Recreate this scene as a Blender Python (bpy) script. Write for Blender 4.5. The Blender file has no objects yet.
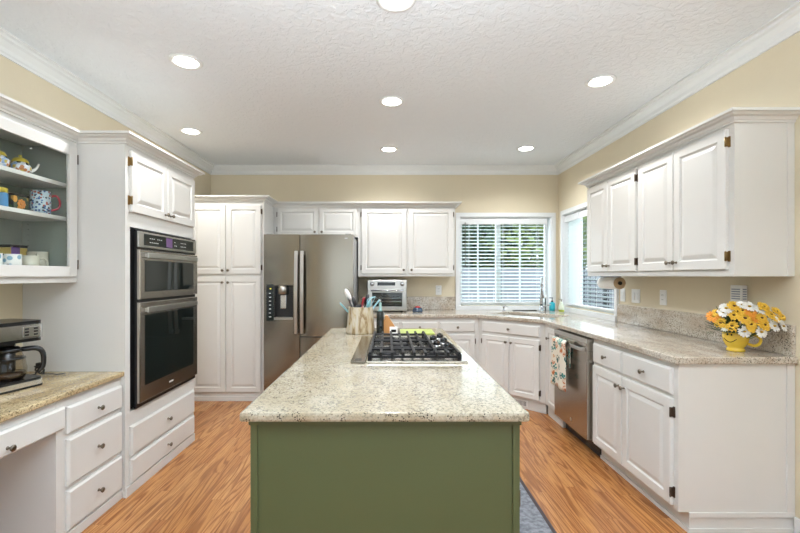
import bpy, bmesh, math, random
from mathutils import Vector, Matrix
random.seed(7)
PI = math.pi
S = bpy.context.scene
COL = S.collection

# ------------------------------------------------------------------ camera
cam_d = bpy.data.cameras.new('camera')
cam = bpy.data.objects.new('camera', cam_d); COL.objects.link(cam)
cam.location = (0, 0, 1.33); cam.rotation_euler = (PI/2, 0, 0)
cam_d.sensor_width = 36; cam_d.sensor_fit = 'HORIZONTAL'
cam_d.lens = 415*36/800
cam_d.shift_x = 12/800; cam_d.shift_y = 9.5/800
cam_d.clip_start = .05
S.camera = cam
# ------------------------------------------------------------------ exposure
S.view_settings.view_transform = 'Standard'
S.view_settings.look = 'None'
S.view_settings.gamma = 1
S.view_settings.use_curve_mapping = False
S.view_settings.exposure = 0.67
# ------------------------------------------------------------------ world
W = bpy.data.worlds.new('sky'); S.world = W; W.use_nodes = True
nt = W.node_tree; nt.nodes.clear()
o = nt.nodes.new('ShaderNodeOutputWorld'); b = nt.nodes.new('ShaderNodeBackground')
tc = nt.nodes.new('ShaderNodeTexCoord'); sp = nt.nodes.new('ShaderNodeSeparateXYZ'); rp = nt.nodes.new('ShaderNodeValToRGB')
nt.links.new(tc.outputs['Generated'], sp.inputs[0]); nt.links.new(sp.outputs['Z'], rp.inputs[0])
rp.color_ramp.elements[0].color = (.86, .92, 1, 1); rp.color_ramp.elements[1].color = (.50, .68, 1, 1)
nt.links.new(rp.outputs[0], b.inputs[0]); b.inputs[1].default_value = 1.7
nt.links.new(b.outputs[0], o.inputs[0])
def lamp(name, kind, loc, rot, energy, color=(1, 1, 1), **kw):
    d = bpy.data.lights.new(name, kind); d.energy = energy; d.color = color
    for k, v in kw.items(): setattr(d, k, v)
    ob = bpy.data.objects.new(name, d); COL.objects.link(ob); ob.location = loc; ob.rotation_euler = rot
    return ob
SUN = lamp('sun_light', 'SUN', (0, 0, 10), (math.radians(48), 0, math.radians(-25)), 1.6, (1, .95, .86), angle=math.radians(2))
# daylight entering by the dining area window behind the camera
lamp('daylight_side_window', 'AREA', (2.02, -1.0, 1.5), (0, PI/2, 0), 10, (.80, .90, 1), shape='RECTANGLE', size=1.3, size_y=2.0)
# daylight entering by the two kitchen windows
lamp('daylight_sink_window', 'AREA', (1.44, 5.30, 1.52), (-PI/2, 0, 0), 6, (.84, .93, 1), shape='RECTANGLE', size=1.1, size_y=1.1)
lamp('daylight_right_window', 'AREA', (2.32, 4.40, 1.52), (0, PI/2, 0), 7, (.84, .93, 1), shape='RECTANGLE', size=1.1, size_y=1.2)
lamp('ceiling_fill', 'AREA', (0.0, .05, 1.80), (PI, 0, 0), 98, (.82, .92, 1), shape='DISK', size=1.2)  # unseen uplight added to brighten the ceiling, no real fixture
CAN_POWER = 35

# ------------------------------------------------------------------ materials
def newmat(name):
    m = bpy.data.materials.new(name); m.use_nodes = True
    return m, m.node_tree, m.node_tree.nodes['Principled BSDF']
def plain(name, c, rough=.5, metal=0, bump=0, bscale=200, var=0, **kw):
    m, t, p = newmat(name)
    p.inputs['Base Color'].default_value = (*c, 1); p.inputs['Roughness'].default_value = rough
    p.inputs['Metallic'].default_value = metal
    for k, v in kw.items(): p.inputs[k].default_value = v
    co = t.nodes.new('ShaderNodeTexCoord')
    n = t.nodes.new('ShaderNodeTexNoise'); n.inputs['Scale'].default_value = bscale
    t.links.new(co.outputs['Object'], n.inputs['Vector'])
    if bump:
        bm = t.nodes.new('ShaderNodeBump'); bm.inputs['Strength'].default_value = bump; bm.inputs['Distance'].default_value = .002
        t.links.new(n.outputs['Fac'], bm.inputs['Height']); t.links.new(bm.outputs[0], p.inputs['Normal'])
    v = var or .03
    mx = t.nodes.new('ShaderNodeMix'); mx.data_type = 'RGBA'
    mx.inputs[6].default_value = (*[x*(1-v) for x in c], 1); mx.inputs[7].default_value = (*[min(1, x*(1+v)) for x in c], 1)
    n2 = t.nodes.new('ShaderNodeTexNoise'); n2.inputs['Scale'].default_value = 4
    t.links.new(co.outputs['Object'], n2.inputs['Vector'])
    t.links.new(n2.outputs['Fac'], mx.inputs[0]); t.links.new(mx.outputs[2], p.inputs['Base Color'])
    return m
def ramp(t, stops):
    r = t.nodes.new('ShaderNodeValToRGB'); e = r.color_ramp.elements
    while len(e) < len(stops): e.new(.5)
    for i, (pos, c) in enumerate(stops):
        e[i].position = pos; e[i].color = (*c, 1)
    return r
def mixc(t, fac, a, b, mode='MIX'):
    mx = t.nodes.new('ShaderNodeMix'); mx.data_type = 'RGBA'; mx.blend_type = mode
    for i, v in ((0, fac), (6, a), (7, b)):
        if isinstance(v, (int, float)): mx.inputs[i].default_value = v
        elif isinstance(v, tuple): mx.inputs[i].default_value = (*v, 1)
        else: t.links.new(v, mx.inputs[i])
    return mx.outputs[2]
def granite(name, base, dark, warm, streak=0.0):
    m, t, p = newmat(name)
    co = t.nodes.new('ShaderNodeTexCoord')
    def noise(scale, det=4, rough=.6, vec=None):
        n = t.nodes.new('ShaderNodeTexNoise'); n.inputs['Scale'].default_value = scale
        n.inputs['Detail'].default_value = det; n.inputs['Roughness'].default_value = rough
        t.links.new(vec or co.outputs['Object'], n.inputs['Vector']); return n.outputs['Fac']
    mp = t.nodes.new('ShaderNodeMapping'); mp.inputs['Scale'].default_value = (1, .35, 1); mp.inputs['Rotation'].default_value = (0, 0, .5)
    t.links.new(co.outputs['Object'], mp.inputs[0])
    c1 = ramp(t, [(.38, base), (.62, warm)]); t.links.new(noise(9, 5, .6, mp.outputs[0]), c1.inputs[0])
    r2 = ramp(t, [(.49, (0, 0, 0)), (.60, (1, 1, 1))]); t.links.new(noise(95, 3, .75), r2.inputs[0])
    r2b = ramp(t, [(.36, (.45, .45, .45)), (.58, (1, 1, 1))]); t.links.new(noise(6, 3, .6, mp.outputs[0]), r2b.inputs[0])
    f2 = mixc(t, 1.0, r2.outputs[0], r2b.outputs[0], 'MULTIPLY')
    mid = tuple(x*.46 for x in warm)
    f2s = t.nodes.new('ShaderNodeMath'); f2s.operation = 'MULTIPLY'; f2s.inputs[1].default_value = .80 + streak
    t.links.new(f2, f2s.inputs[0])
    c2 = mixc(t, f2s.outputs[0], c1.outputs[0], mid)
    vo = t.nodes.new('ShaderNodeTexVoronoi'); vo.inputs['Scale'].default_value = 140; t.links.new(co.outputs['Object'], vo.inputs['Vector'])
    r3 = ramp(t, [(.28, (1, 1, 1)), (.42, (0, 0, 0))]); t.links.new(vo.outputs['Distance'], r3.inputs[0])
    r4 = ramp(t, [(.50, (0, 0, 0)), (.57, (1, 1, 1))]); t.links.new(noise(26, 4, .75), r4.inputs[0])
    f3 = mixc(t, 1.0, r3.outputs[0], r4.outputs[0], 'MULTIPLY')
    c3 = mixc(t, f3, c2, dark)
    t.links.new(c3, p.inputs['Base Color'])
    p.inputs['Roughness'].default_value = .10
    p.inputs['Specular IOR Level'].default_value = .6
    return m
M = {}
M['paint'] = plain('white_cabinet_paint', (.685, .672, .64), .30, bump=.04, bscale=60)
M['trim'] = plain('white_trim_paint', (.76, .77, .77), .35)
M['panel_in'] = plain('shaded_cabinet_interior', (.30, .335, .28), .5)  # greyish green with the cabinet's inner shade put into the colour
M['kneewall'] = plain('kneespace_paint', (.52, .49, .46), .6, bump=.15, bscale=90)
M['wall'] = plain('beige_wall_paint', (.70, .615, .455), .75, bump=.35, bscale=55)
M['green'] = plain('green_island_paint', (.074, .090, .037), .42, bump=.05)
M['granite'] = granite('speckled_cream_granite', (.44, .40, .315), (.04, .032, .025), (.36, .305, .21))
M['granite_tan'] = granite('speckled_tan_granite', (.62, .50, .30), (.07, .05, .03), (.42, .31, .16), .1)
M['granite_grey'] = granite('speckled_grey_granite', (.60, .55, .47), (.04, .035, .03), (.47, .39, .30), .15)
M['black'] = plain('black_plastic', (.012, .012, .013), .25)
M['iron'] = plain('black_cast_iron', (.005, .005, .006), .5, **{'Specular IOR Level': .25})
M['glassblack'] = plain('black_glass', (.01, .014, .013), .04)
M['knob'] = plain('brushed_pewter', (.22, .19, .15), .28, 1)
M['brass'] = plain('antique_brass', (.26, .17, .07), .35, 1)
M['darkbrass'] = plain('dark_bronze_hinge', (.10, .07, .05), .4, .8)
M['chrome'] = plain('polished_chrome', (.55, .56, .58), .14, 1)
M['whiteplastic'] = plain('white_plastic', (.82, .82, .81), .4)
M['cord'] = plain('black_rubber', (.015, .015, .015), .5)
def steel(name, c, rough, axis=(14, 14, .6)):
    m, t, p = newmat(name)
    p.inputs['Base Color'].default_value = (*c, 1); p.inputs['Metallic'].default_value = 1
    co = t.nodes.new('ShaderNodeTexCoord'); mp = t.nodes.new('ShaderNodeMapping'); mp.inputs['Scale'].default_value = axis
    n = t.nodes.new('ShaderNodeTexNoise'); n.inputs['Scale'].default_value = 6; n.inputs['Detail'].default_value = 3
    t.links.new(co.outputs['Object'], mp.inputs[0]); t.links.new(mp.outputs[0], n.inputs[0])
    r = t.nodes.new('ShaderNodeMapRange'); r.inputs[3].default_value = rough*.985; r.inputs[4].default_value = rough*1.015
    t.links.new(n.outputs['Fac'], r.inputs[0]); t.links.new(r.outputs[0], p.inputs['Roughness'])
    return m
M['steel'] = steel('brushed_stainless_steel', (.27, .245, .20), .20)
M['steel_light'] = steel('light_stainless_steel', (.50, .49, .46), .28)
M['steel_oven'] = steel('oven_steel', (.44, .41, .37), .26)
M['steel_dw'] = steel('dishwasher_steel', (.40, .37, .33), .27)
M['steel_sink'] = steel('sink_steel', (.60, .58, .54), .35)
# glass
def glassmat(name, tint=(1, 1, 1), alpha=.12):
    m, t, p = newmat(name)
    out = t.nodes['Material Output']
    tr = t.nodes.new('ShaderNodeBsdfTransparent'); tr.inputs[0].default_value = (*tint, 1)
    gl = t.nodes.new('ShaderNodeBsdfGlossy'); gl.inputs['Roughness'].default_value = .02
    fr = t.nodes.new('ShaderNodeFresnel'); fr.inputs[0].default_value = 1.45
    mx = t.nodes.new('ShaderNodeMixShader')
    ge = t.nodes.new('ShaderNodeNewGeometry'); ml = t.nodes.new('ShaderNodeMath'); ml.operation = 'MULTIPLY'; inv = t.nodes.new('ShaderNodeMath'); inv.operation = 'SUBTRACT'; inv.inputs[0].default_value = 1
    t.links.new(ge.outputs['Backfacing'], inv.inputs[1]); t.links.new(inv.outputs[0], ml.inputs[0]); t.links.new(fr.outputs[0], ml.inputs[1])
    t.links.new(ml.outputs[0], mx.inputs[0]); t.links.new(tr.outputs[0], mx.inputs[1]); t.links.new(gl.outputs[0], mx.inputs[2])
    t.links.new(mx.outputs[0], out.inputs[0]); t.nodes.remove(p)
    return m
M['glass'] = glassmat('clear_glass', (.97, .985, .98))
M['carafe'] = glassmat('carafe_glass', (.75, .72, .66))
M['bottleglass'] = glassmat('bottle_glass', (.9, .95, .9))
def ceilingmat():
    m, t, p = newmat('knockdown_ceiling'); p.inputs['Base Color'].default_value = (.78, .81, .85, 1); p.inputs['Roughness'].default_value = .85
    co = t.nodes.new('ShaderNodeTexCoord'); n = t.nodes.new('ShaderNodeTexNoise'); n.inputs['Scale'].default_value = 26; n.inputs['Detail'].default_value = 5
    n.inputs['Distortion'].default_value = .6
    t.links.new(co.outputs['Object'], n.inputs[0])
    r = ramp(t, [(.44, (0, 0, 0)), (.56, (1, 1, 1))]); t.links.new(n.outputs['Fac'], r.inputs[0])
    b = t.nodes.new('ShaderNodeBump'); b.inputs['Strength'].default_value = .55; b.inputs['Distance'].default_value = .004
    t.links.new(r.outputs[0], b.inputs['Height']); t.links.new(b.outputs[0], p.inputs['Normal'])
    return m
M['ceiling'] = ceilingmat()
def floormat():
    m, t, p = newmat('red_oak_strip_floor')
    co = t.nodes.new('ShaderNodeTexCoord')
    def math_(op, a, b=None):
        n = t.nodes.new('ShaderNodeMath'); n.operation = op
        for i, v in enumerate((a, b)):
            if v is None: continue
            if isinstance(v, (int, float)): n.inputs[i].default_value = v
            else: t.links.new(v, n.inputs[i])
        return n.outputs[0]
    sx = t.nodes.new('ShaderNodeSeparateXYZ'); t.links.new(co.outputs['Object'], sx.inputs[0])
    u = math_('DIVIDE', sx.outputs['X'], .075); row = math_('FLOOR', u)
    w1 = t.nodes.new('ShaderNodeTexWhiteNoise'); w1.noise_dimensions = '1D'; t.links.new(row, w1.inputs['W'])
    v_ = math_('ADD', math_('DIVIDE', sx.outputs['Y'], 1.15), math_('MULTIPLY', w1.outputs['Value'], 7.0)); colm = math_('FLOOR', v_)
    cmb = t.nodes.new('ShaderNodeCombineXYZ'); t.links.new(row, cmb.inputs[0]); t.links.new(colm, cmb.inputs[1])
    w2 = t.nodes.new('ShaderNodeTexWhiteNoise'); w2.noise_dimensions = '3D'; t.links.new(cmb.outputs[0], w2.inputs['Vector'])
    fu = math_('FRACT', u); fv = math_('FRACT', v_)
    seam = math_('MAXIMUM', math_('LESS_THAN', fu, .018), math_('LESS_THAN', fv, .0014))
    off = t.nodes.new('ShaderNodeVectorMath'); off.operation = 'MULTIPLY_ADD'
    off.inputs[1].default_value = (7.3, 11.1, 3.0); t.links.new(w2.outputs['Color'], off.inputs[0]); t.links.new(co.outputs['Object'], off.inputs[2])
    mp2 = t.nodes.new('ShaderNodeMapping'); mp2.inputs['Scale'].default_value = (1, .07, 1); t.links.new(off.outputs[0], mp2.inputs[0])
    n1 = t.nodes.new('ShaderNodeTexNoise'); n1.inputs['Scale'].default_value = 5.5; n1.inputs['Detail'].default_value = 2; n1.inputs['Roughness'].default_value = .45
    t.links.new(mp2.outputs[0], n1.inputs[0])
    mu = t.nodes.new('ShaderNodeMath'); mu.operation = 'MULTIPLY'; mu.inputs[1].default_value = 120; t.links.new(n1.outputs['Fac'], mu.inputs[0])
    si = t.nodes.new('ShaderNodeMath'); si.operation = 'SINE'; t.links.new(mu.outputs[0], si.inputs[0])
    r1 = ramp(t, [(.60, (0, 0, 0)), (.97, (1, 1, 1))])
    mr = t.nodes.new('ShaderNodeMapRange'); mr.inputs[1].default_value = -1; mr.inputs[2].default_value = 1; t.links.new(si.outputs[0], mr.inputs[0]); t.links.new(mr.outputs[0], r1.inputs[0])
    mp3 = t.nodes.new('ShaderNodeMapping'); mp3.inputs['Scale'].default_value = (170, 6, 1); t.links.new(off.outputs[0], mp3.inputs[0])
    n2 = t.nodes.new('ShaderNodeTexNoise'); n2.inputs['Scale'].default_value = 1; n2.inputs['Detail'].default_value = 3; t.links.new(mp3.outputs[0], n2.inputs[0])
    base = ramp(t, [(0, (.40, .162, .050)), (.5, (.49, .215, .068)), (1, (.56, .262, .090))]); t.links.new(w2.outputs['Value'], base.inputs[0])
    f1 = t.nodes.new('ShaderNodeMath'); f1.operation = 'MULTIPLY'; f1.inputs[1].default_value = .62; t.links.new(r1.outputs[0], f1.inputs[0])
    c = mixc(t, f1.outputs[0], base.outputs[0], (.17, .052, .014))
    r2 = ramp(t, [(.45, (0, 0, 0)), (.70, (.75, .75, .75))]); t.links.new(n2.outputs['Fac'], r2.inputs[0])
    c = mixc(t, r2.outputs[0], c, (.20, .075, .025))
    c = mixc(t, math_('MULTIPLY', seam, .6), c, (.12, .05, .02))
    t.links.new(c, p.inputs['Base Color'])
    p.inputs['Roughness'].default_value = .24
    b = t.nodes.new('ShaderNodeBump'); b.inputs['Strength'].default_value = .10; b.inputs['Distance'].default_value = .001; b.invert = True
    t.links.new(r1.outputs[0], b.inputs['Height']); t.links.new(b.outputs[0], p.inputs['Normal'])
    return m
M['floor'] = floormat()
def emit(name, c, s):
    m, t, p = newmat(name); p.inputs['Base Color'].default_value = (*c, 1)
    p.inputs['Emission Color'].default_value = (*c, 1); p.inputs['Emission Strength'].default_value = s
    return m
M['lamp'] = emit('lamp_lens', (1, .97, .92), 9)
def slatmat():
    m, t, p = newmat('white_blind_slat'); out = t.nodes['Material Output']
    p.inputs['Base Color'].default_value = (.84, .88, .87, 1); p.inputs['Roughness'].default_value = .45
    tl = t.nodes.new('ShaderNodeBsdfTranslucent'); tl.inputs[0].default_value = (.85, .93, .92, 1)
    mx = t.nodes.new('ShaderNodeMixShader'); mx.inputs[0].default_value = .35
    t.links.new(p.outputs[0], mx.inputs[1]); t.links.new(tl.outputs[0], mx.inputs[2]); t.links.new(mx.outputs[0], out.inputs[0])
    return m
M['slat'] = slatmat(); M['slat_shaded'] = plain('shade_toned_slat', (.16, .21, .21), .4)  # second slat tone has the shade of backlit slats painted in

# ------------------------------------------------------------------ mesh helpers
class MB:
    """collects shapes as one mesh; local coordinates of the parent"""
    def __init__(s): s.v = []; s.f = []; s.m = []; s.sm = []
    def add(s, vs, fs, m=0, smooth=False):
        n = len(s.v); s.v += [tuple(v) for v in vs]
        for f in fs: s.f.append([i+n for i in f]); s.m.append(m); s.sm.append(smooth)
        return s
    def box(s, x0, x1, y0, y1, z0, z1, m=0, bev=0):
        x0, x1 = sorted((x0, x1)); y0, y1 = sorted((y0, y1)); z0, z1 = sorted((z0, z1))
        if bev:
            bm = bmesh.new(); bmesh.ops.create_cube(bm, size=1)
            for v in bm.verts: v.co = Vector(((x0+x1)/2+v.co.x*(x1-x0), (y0+y1)/2+v.co.y*(y1-y0), (z0+z1)/2+v.co.z*(z1-z0)))
            bmesh.ops.bevel(bm, geom=list(bm.edges), offset=min(bev, .45*min(x1-x0, y1-y0, z1-z0)), segments=2, affect='EDGES', profile=.6)
            bm.verts.index_update()
            s.add([v.co[:] for v in bm.verts], [[v.index for v in f.verts] for f in bm.faces], m); bm.free(); return s
        v = [(x0, y0, z0), (x1, y0, z0), (x1, y1, z0), (x0, y1, z0), (x0, y0, z1), (x1, y0, z1), (x1, y1, z1), (x0, y1, z1)]
        return s.add(v, [(0, 3, 2, 1), (4, 5, 6, 7), (0, 1, 5, 4), (1, 2, 6, 5), (2, 3, 7, 6), (3, 0, 4, 7)], m)
    def lathe(s, prof, c=(0, 0, 0), axis='Z', n=20, m=0, smooth=True, M4=None, cap=True):
        """prof: (radius, height) pairs along axis"""
        vs = []; fs = []
        for r, h in prof:
            for i in range(n):
                a = 2*PI*i/n; x, y = r*math.cos(a), r*math.sin(a)
                if M4 is not None: p = M4 @ Vector((x, y, h))
                elif axis == 'Z': p = Vector((x, y, h))
                elif axis == 'X': p = Vector((h, x, y))
                else: p = Vector((y, h, x))
                vs.append((p.x+c[0], p.y+c[1], p.z+c[2]))
        for k in range(len(prof)-1):
            for i in range(n):
                j = (i+1) % n; fs.append((k*n+i, k*n+j, (k+1)*n+j, (k+1)*n+i))
        if cap:
            fs.append(tuple(reversed(range(n)))); fs.append(tuple(range((len(prof)-1)*n, len(prof)*n)))
        return s.add(vs, fs, m, smooth)
    def tube(s, pts, r, n=8, m=0, smooth=True):
        pts = [Vector(p) for p in pts]; rs = list(r) if isinstance(r, (list, tuple)) else [r]*len(pts)
        if 3 <= len(pts) <= 9:
            P = [pts[0]*2-pts[1]]+pts+[pts[-1]*2-pts[-2]]; q = []; qr = []
            for i in range(1, len(P)-2):
                for k in range(5):
                    u = k/5; a, b, c, d = P[i-1:i+3]
                    q.append(.5*((2*b)+(c-a)*u+(2*a-5*b+4*c-d)*u*u+(3*b-a-3*c+d)*u**3)); qr.append(rs[i-1]*(1-u)+rs[i]*u)
            pts, rs = q+[pts[-1]], qr+[rs[-1]]
        vs = []; fs = []; prev = None
        for i, p in enumerate(pts):
            d = (pts[min(i+1, len(pts)-1)]-pts[max(i-1, 0)]).normalized()
            if prev is None:
                a = d.orthogonal().normalized()
            else:
                a = (prev - d*prev.dot(d)).normalized()
            prev = a; b = d.cross(a)
            for k in range(n):
                t = 2*PI*k/n; q = p+(a*math.cos(t)+b*math.sin(t))*rs[i]; vs.append(q[:])
        for i in range(len(pts)-1):
            for k in range(n):
                j = (k+1) % n; fs.append((i*n+k, i*n+j, (i+1)*n+j, (i+1)*n+k))
        fs.append(tuple(reversed(range(n)))); fs.append(tuple(range((len(pts)-1)*n, len(pts)*n)))
        return s.add(vs, fs, m, smooth)
    def rings(s, x0, x1, z0, z1, rs, m=0):
        """panel facing -y made of concentric rectangles (inset, y)"""
        vs = []; fs = []
        for ins, y in rs:
            vs += [(x0+ins, y, z0+ins), (x1-ins, y, z0+ins), (x1-ins, y, z1-ins), (x0+ins, y, z1-ins)]
        for k in range(len(rs)-1):
            for i in range(4):
                j = (i+1) % 4; fs.append((k*4+i, k*4+j, (k+1)*4+j, (k+1)*4+i))
        n = (len(rs)-1)*4
        fs.append((n, n+1, n+2, n+3)); fs.append((3, 2, 1, 0))
        return s.add(vs, fs, m)
    def prism(s, poly, z0, z1, m=0):
        n = len(poly); vs = [(x, y, z0) for x, y in poly]+[(x, y, z1) for x, y in poly]
        fs = [tuple(reversed(range(n))), tuple(range(n, 2*n))]+[(i, (i+1) % n, n+(i+1) % n, n+i) for i in range(n)]
        return s.add(vs, fs, m)
    def prism_y(s, poly, y0, y1, m=0):   # poly in x,z
        n = len(poly); vs = [(x, y0, z) for x, z in poly]+[(x, y1, z) for x, z in poly]
        fs = [tuple(range(n)), tuple(reversed(range(n, 2*n)))]+[((i+1) % n, i, n+i, n+(i+1) % n) for i in range(n)]
        return s.add(vs, fs, m)
    def sweep(s, prof, path, side=1, m=0):
        """prof (out, z) swept along 2D path; out is to the right of travel * side"""
        P = [Vector(p) for p in path]; k = len(prof); vs = []; fs = []
        ns = []
        for i in range(len(P)-1):
            d = (P[i+1]-P[i]).normalized(); ns.append(Vector((d.y, -d.x))*side)
        for i in range(len(P)):
            if i == 0: n = ns[0]
            elif i == len(P)-1: n = ns[-1]
            else: n = (ns[i-1]+ns[i])/(1+ns[i-1].dot(ns[i]))
            for o_, z in prof: vs.append((P[i].x+n.x*o_, P[i].y+n.y*o_, z))
        for i in range(len(P)-1):
            for j in range(k):
                l = (j+1) % k; fs.append((i*k+j, (i+1)*k+j, (i+1)*k+l, i*k+l))
        fs.append(tuple(range(k))); fs.append(tuple(reversed(range((len(P)-1)*k, len(P)*k))))
        return s.add(vs, fs, m)
    def sphere(s, c, r, sx=1, sy=1, sz=1, n=14, m=0):
        prof = []
        k = n//2
        vs = []; fs = []
        for i in range(k+1):
            a = -PI/2+PI*i/k
            for j in range(n):
                b_ = 2*PI*j/n; vs.append((c[0]+r*sx*math.cos(a)*math.cos(b_), c[1]+r*sy*math.cos(a)*math.sin(b_), c[2]+r*sz*math.sin(a)))
        for i in range(k):
            for j in range(n):
                l = (j+1) % n; fs.append((i*n+j, i*n+l, (i+1)*n+l, (i+1)*n+j))
        return s.add(vs, fs, m, True)
    def build(s, name, mats, parent=None, loc=(0, 0, 0), bevel=0, rot=None):
        me = bpy.data.meshes.new(name); me.from_pydata(s.v, [], s.f)
        for mm in (mats if isinstance(mats, (list, tuple)) else [mats]): me.materials.append(M[mm] if isinstance(mm, str) else mm)
        for i, p in enumerate(me.polygons): p.material_index = s.m[i]; p.use_smooth = s.sm[i]
        bm = bmesh.new(); bm.from_mesh(me)
        bmesh.ops.remove_doubles(bm, verts=bm.verts, dist=1e-6)
        bmesh.ops.recalc_face_normals(bm, faces=bm.faces); bm.to_mesh(me); bm.free()
        ob = bpy.data.objects.new(name, me); COL.objects.link(ob); ob.location = loc
        if rot: ob.rotation_euler = rot
        if parent: ob.parent = parent
        if bevel:
            md = ob.modifiers.new('bevel', 'BEVEL'); md.width = bevel; md.segments = 2; md.limit_method = 'ANGLE'; md.angle_limit = math.radians(50)
        return ob
def tag(ob, label, cat, group=None, kind=None):
    ob['label'] = label; ob['category'] = cat
    if group: ob['group'] = group
    if kind: ob['kind'] = kind
    return ob
def thing(name, loc, label, cat, rot=0, group=None):
    e = bpy.data.objects.new(name, None); COL.objects.link(e); e.location = loc; e.rotation_euler = (0, 0, rot); e.empty_display_size = .1
    return tag(e, label, cat, group)
def struct(name, mb, mat, bevel=0, loc=(0, 0, 0)):
    ob = mb.build(name, mat, bevel=bevel, loc=loc); ob['kind'] = 'structure'; return ob

# ------------------------------------------------------------------ room shell
XL, XR, YB, YR, H = -2.19, 2.105, 5.13, -3.2, 2.68
struct('floor', MB().box(XL-.2, XR+.2, YR-.2, YB+.2, -.12, 0), 'floor')
struct('ceiling', MB().box(XL-.2, XR+.2, YR-.2, YB+.2, H, H+.12), 'ceiling')
struct('wall_left', MB().box(XL-.15, XL, YR, YB+.15, 0, H), 'wall')
# sink window and right window openings
WB = (.885, 2.02, .965, 2.06)       # x0,x1,z0,z1 in back wall
WR = (3.83, 4.97, .965, 2.06)       # y0,y1,z0,z1 in right wall
WS = (-2.0, 0.0, .9, 2.1)           # side window of the dining area, behind the camera
wb = MB()
wb.box(XL, WB[0], YB, YB+.15, 0, H).box(WB[1], XR, YB, YB+.15, 0, H).box(WB[0], WB[1], YB, YB+.15, 0, WB[2]).box(WB[0], WB[1], YB, YB+.15, WB[3], H)
struct('wall_back', wb, 'wall')
wr = MB()
wr.box(XR, XR+.15, WR[1], YB+.15, 0, H).box(XR, XR+.15, WS[1], WR[0], 0, H).box(XR, XR+.15, WR[0], WR[1], 0, WR[2]).box(XR, XR+.15, WR[0], WR[1], WR[3], H)
wr.box(XR, XR+.15, YR, WS[0], 0, H).box(XR, XR+.15, WS[0], WS[1], 0, WS[2]).box(XR, XR+.15, WS[0], WS[1], WS[3], H)
struct('wall_right', wr, 'wall')
wf = MB()
wf.box(XL, -1.8, YR-.15, YR, 0, H).box(1.8, XR, YR-.15, YR, 0, H).box(-1.8, 1.8, YR-.15, YR, 2.3, H)
struct('wall_rear', wf, 'wall')
# room crown moulding
cp = [(0, -.100), (.010, -.100), (.012, -.088), (.020, -.080), (.026, -.060), (.050, -.034), (.066, -.026), (.070, -.014), (.090, -.010), (.090, 0), (0, 0)]
tr = MB().sweep([(a, H+z) for a, z in cp], [(XL, YR), (XL, YB), (XR, YB), (XR, YR)], 1)
struct('trim_1', tr, 'trim')
# baseboard at the open end of the right wall
struct('baseboard_right', MB().box(XR-.014, XR, YR, 2.14, 0, .09, bev=.004), 'trim')
struct('baseboard_left', MB().box(XL, XL+.014, YR, 1.0, 0, .09, bev=.004), 'trim')
# rear glazed doors
d = MB()
for x in (-1.8, -.6, .54, 1.74): d.box(x, x+.06, YR-.10, YR-.04, 0, 2.3)
d.box(-1.8, 1.8, YR-.10, YR-.04, 2.22, 2.3).box(-1.8, 1.8, YR-.10, YR-.04, 0, .10)
dd = struct('door_1', d, 'trim')
MB().box(-1.78, 1.78, YR-.075, YR-.07, .08, 2.24).build('pane', 'glass', dd)

def window(name, loc, rot, w, z0, z1, mull, muntins, hm=()):
    """local frame: x along the wall, y=0 the inner wall face, +y outdoors"""
    ft = .02
    t = MB()
    c = .050   # casing
    t.box(-c, 0, -ft, .01, z0-.05, z1+c).box(w, w+c-.004, -ft, .01, z0-.05, z1+c).box(0, w, -ft, .01, z1, z1+c).box(-c, w+c-.004, -.035, .10, z0-.05, z0-.0005)
    t.box(0, .012, 0, .15, z0, z1).box(w-.012, w, 0, .15, z0, z1).box(.012, w-.012, 0, .15, z1-.012, z1)
    fr = struct(name, t, 'trim', loc=loc); fr.rotation_euler = (0, 0, rot)
    s_ = MB(); f = .035
    a0, a1 = .012, w-.012; b0, b1 = z0, z1-.012
    s_.box(a0, a0+f, .09, .13, b0, b1).box(a1-f, a1, .09, .13, b0, b1).box(a0+f, a1-f, .09, .13, b0, b0+f).box(a0+f, a1-f, .09, .13, b1-f, b1)
    s_.box(mull-.03, mull+.03, .088, .13, b0+f, b1-f)
    for q in muntins: s_.box(q-.009, q+.009, .10, .12, b0+f, b1-f)
    for q in hm: s_.box(a0+f, a1-f, .102, .118, q-.009, q+.009)
    s_.build('window_sash', 'trim', fr)
    MB().box(a0+f, a1-f, .108, .111, b0+f, b1-f).build('pane', 'glass', fr)
    return fr
window('window_1', (WB[0], YB, 0), 0, WB[1]-WB[0], WB[2], WB[3], .50, [.25, .78])
window('window_2', (XR, WR[1], 0), -PI/2, WR[1]-WR[0], WR[2], WR[3], .17, [])
window('window_3', (XR, WS[1], 0), -PI/2, WS[1]-WS[0], WS[2], WS[3], 1.0, [])

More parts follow.
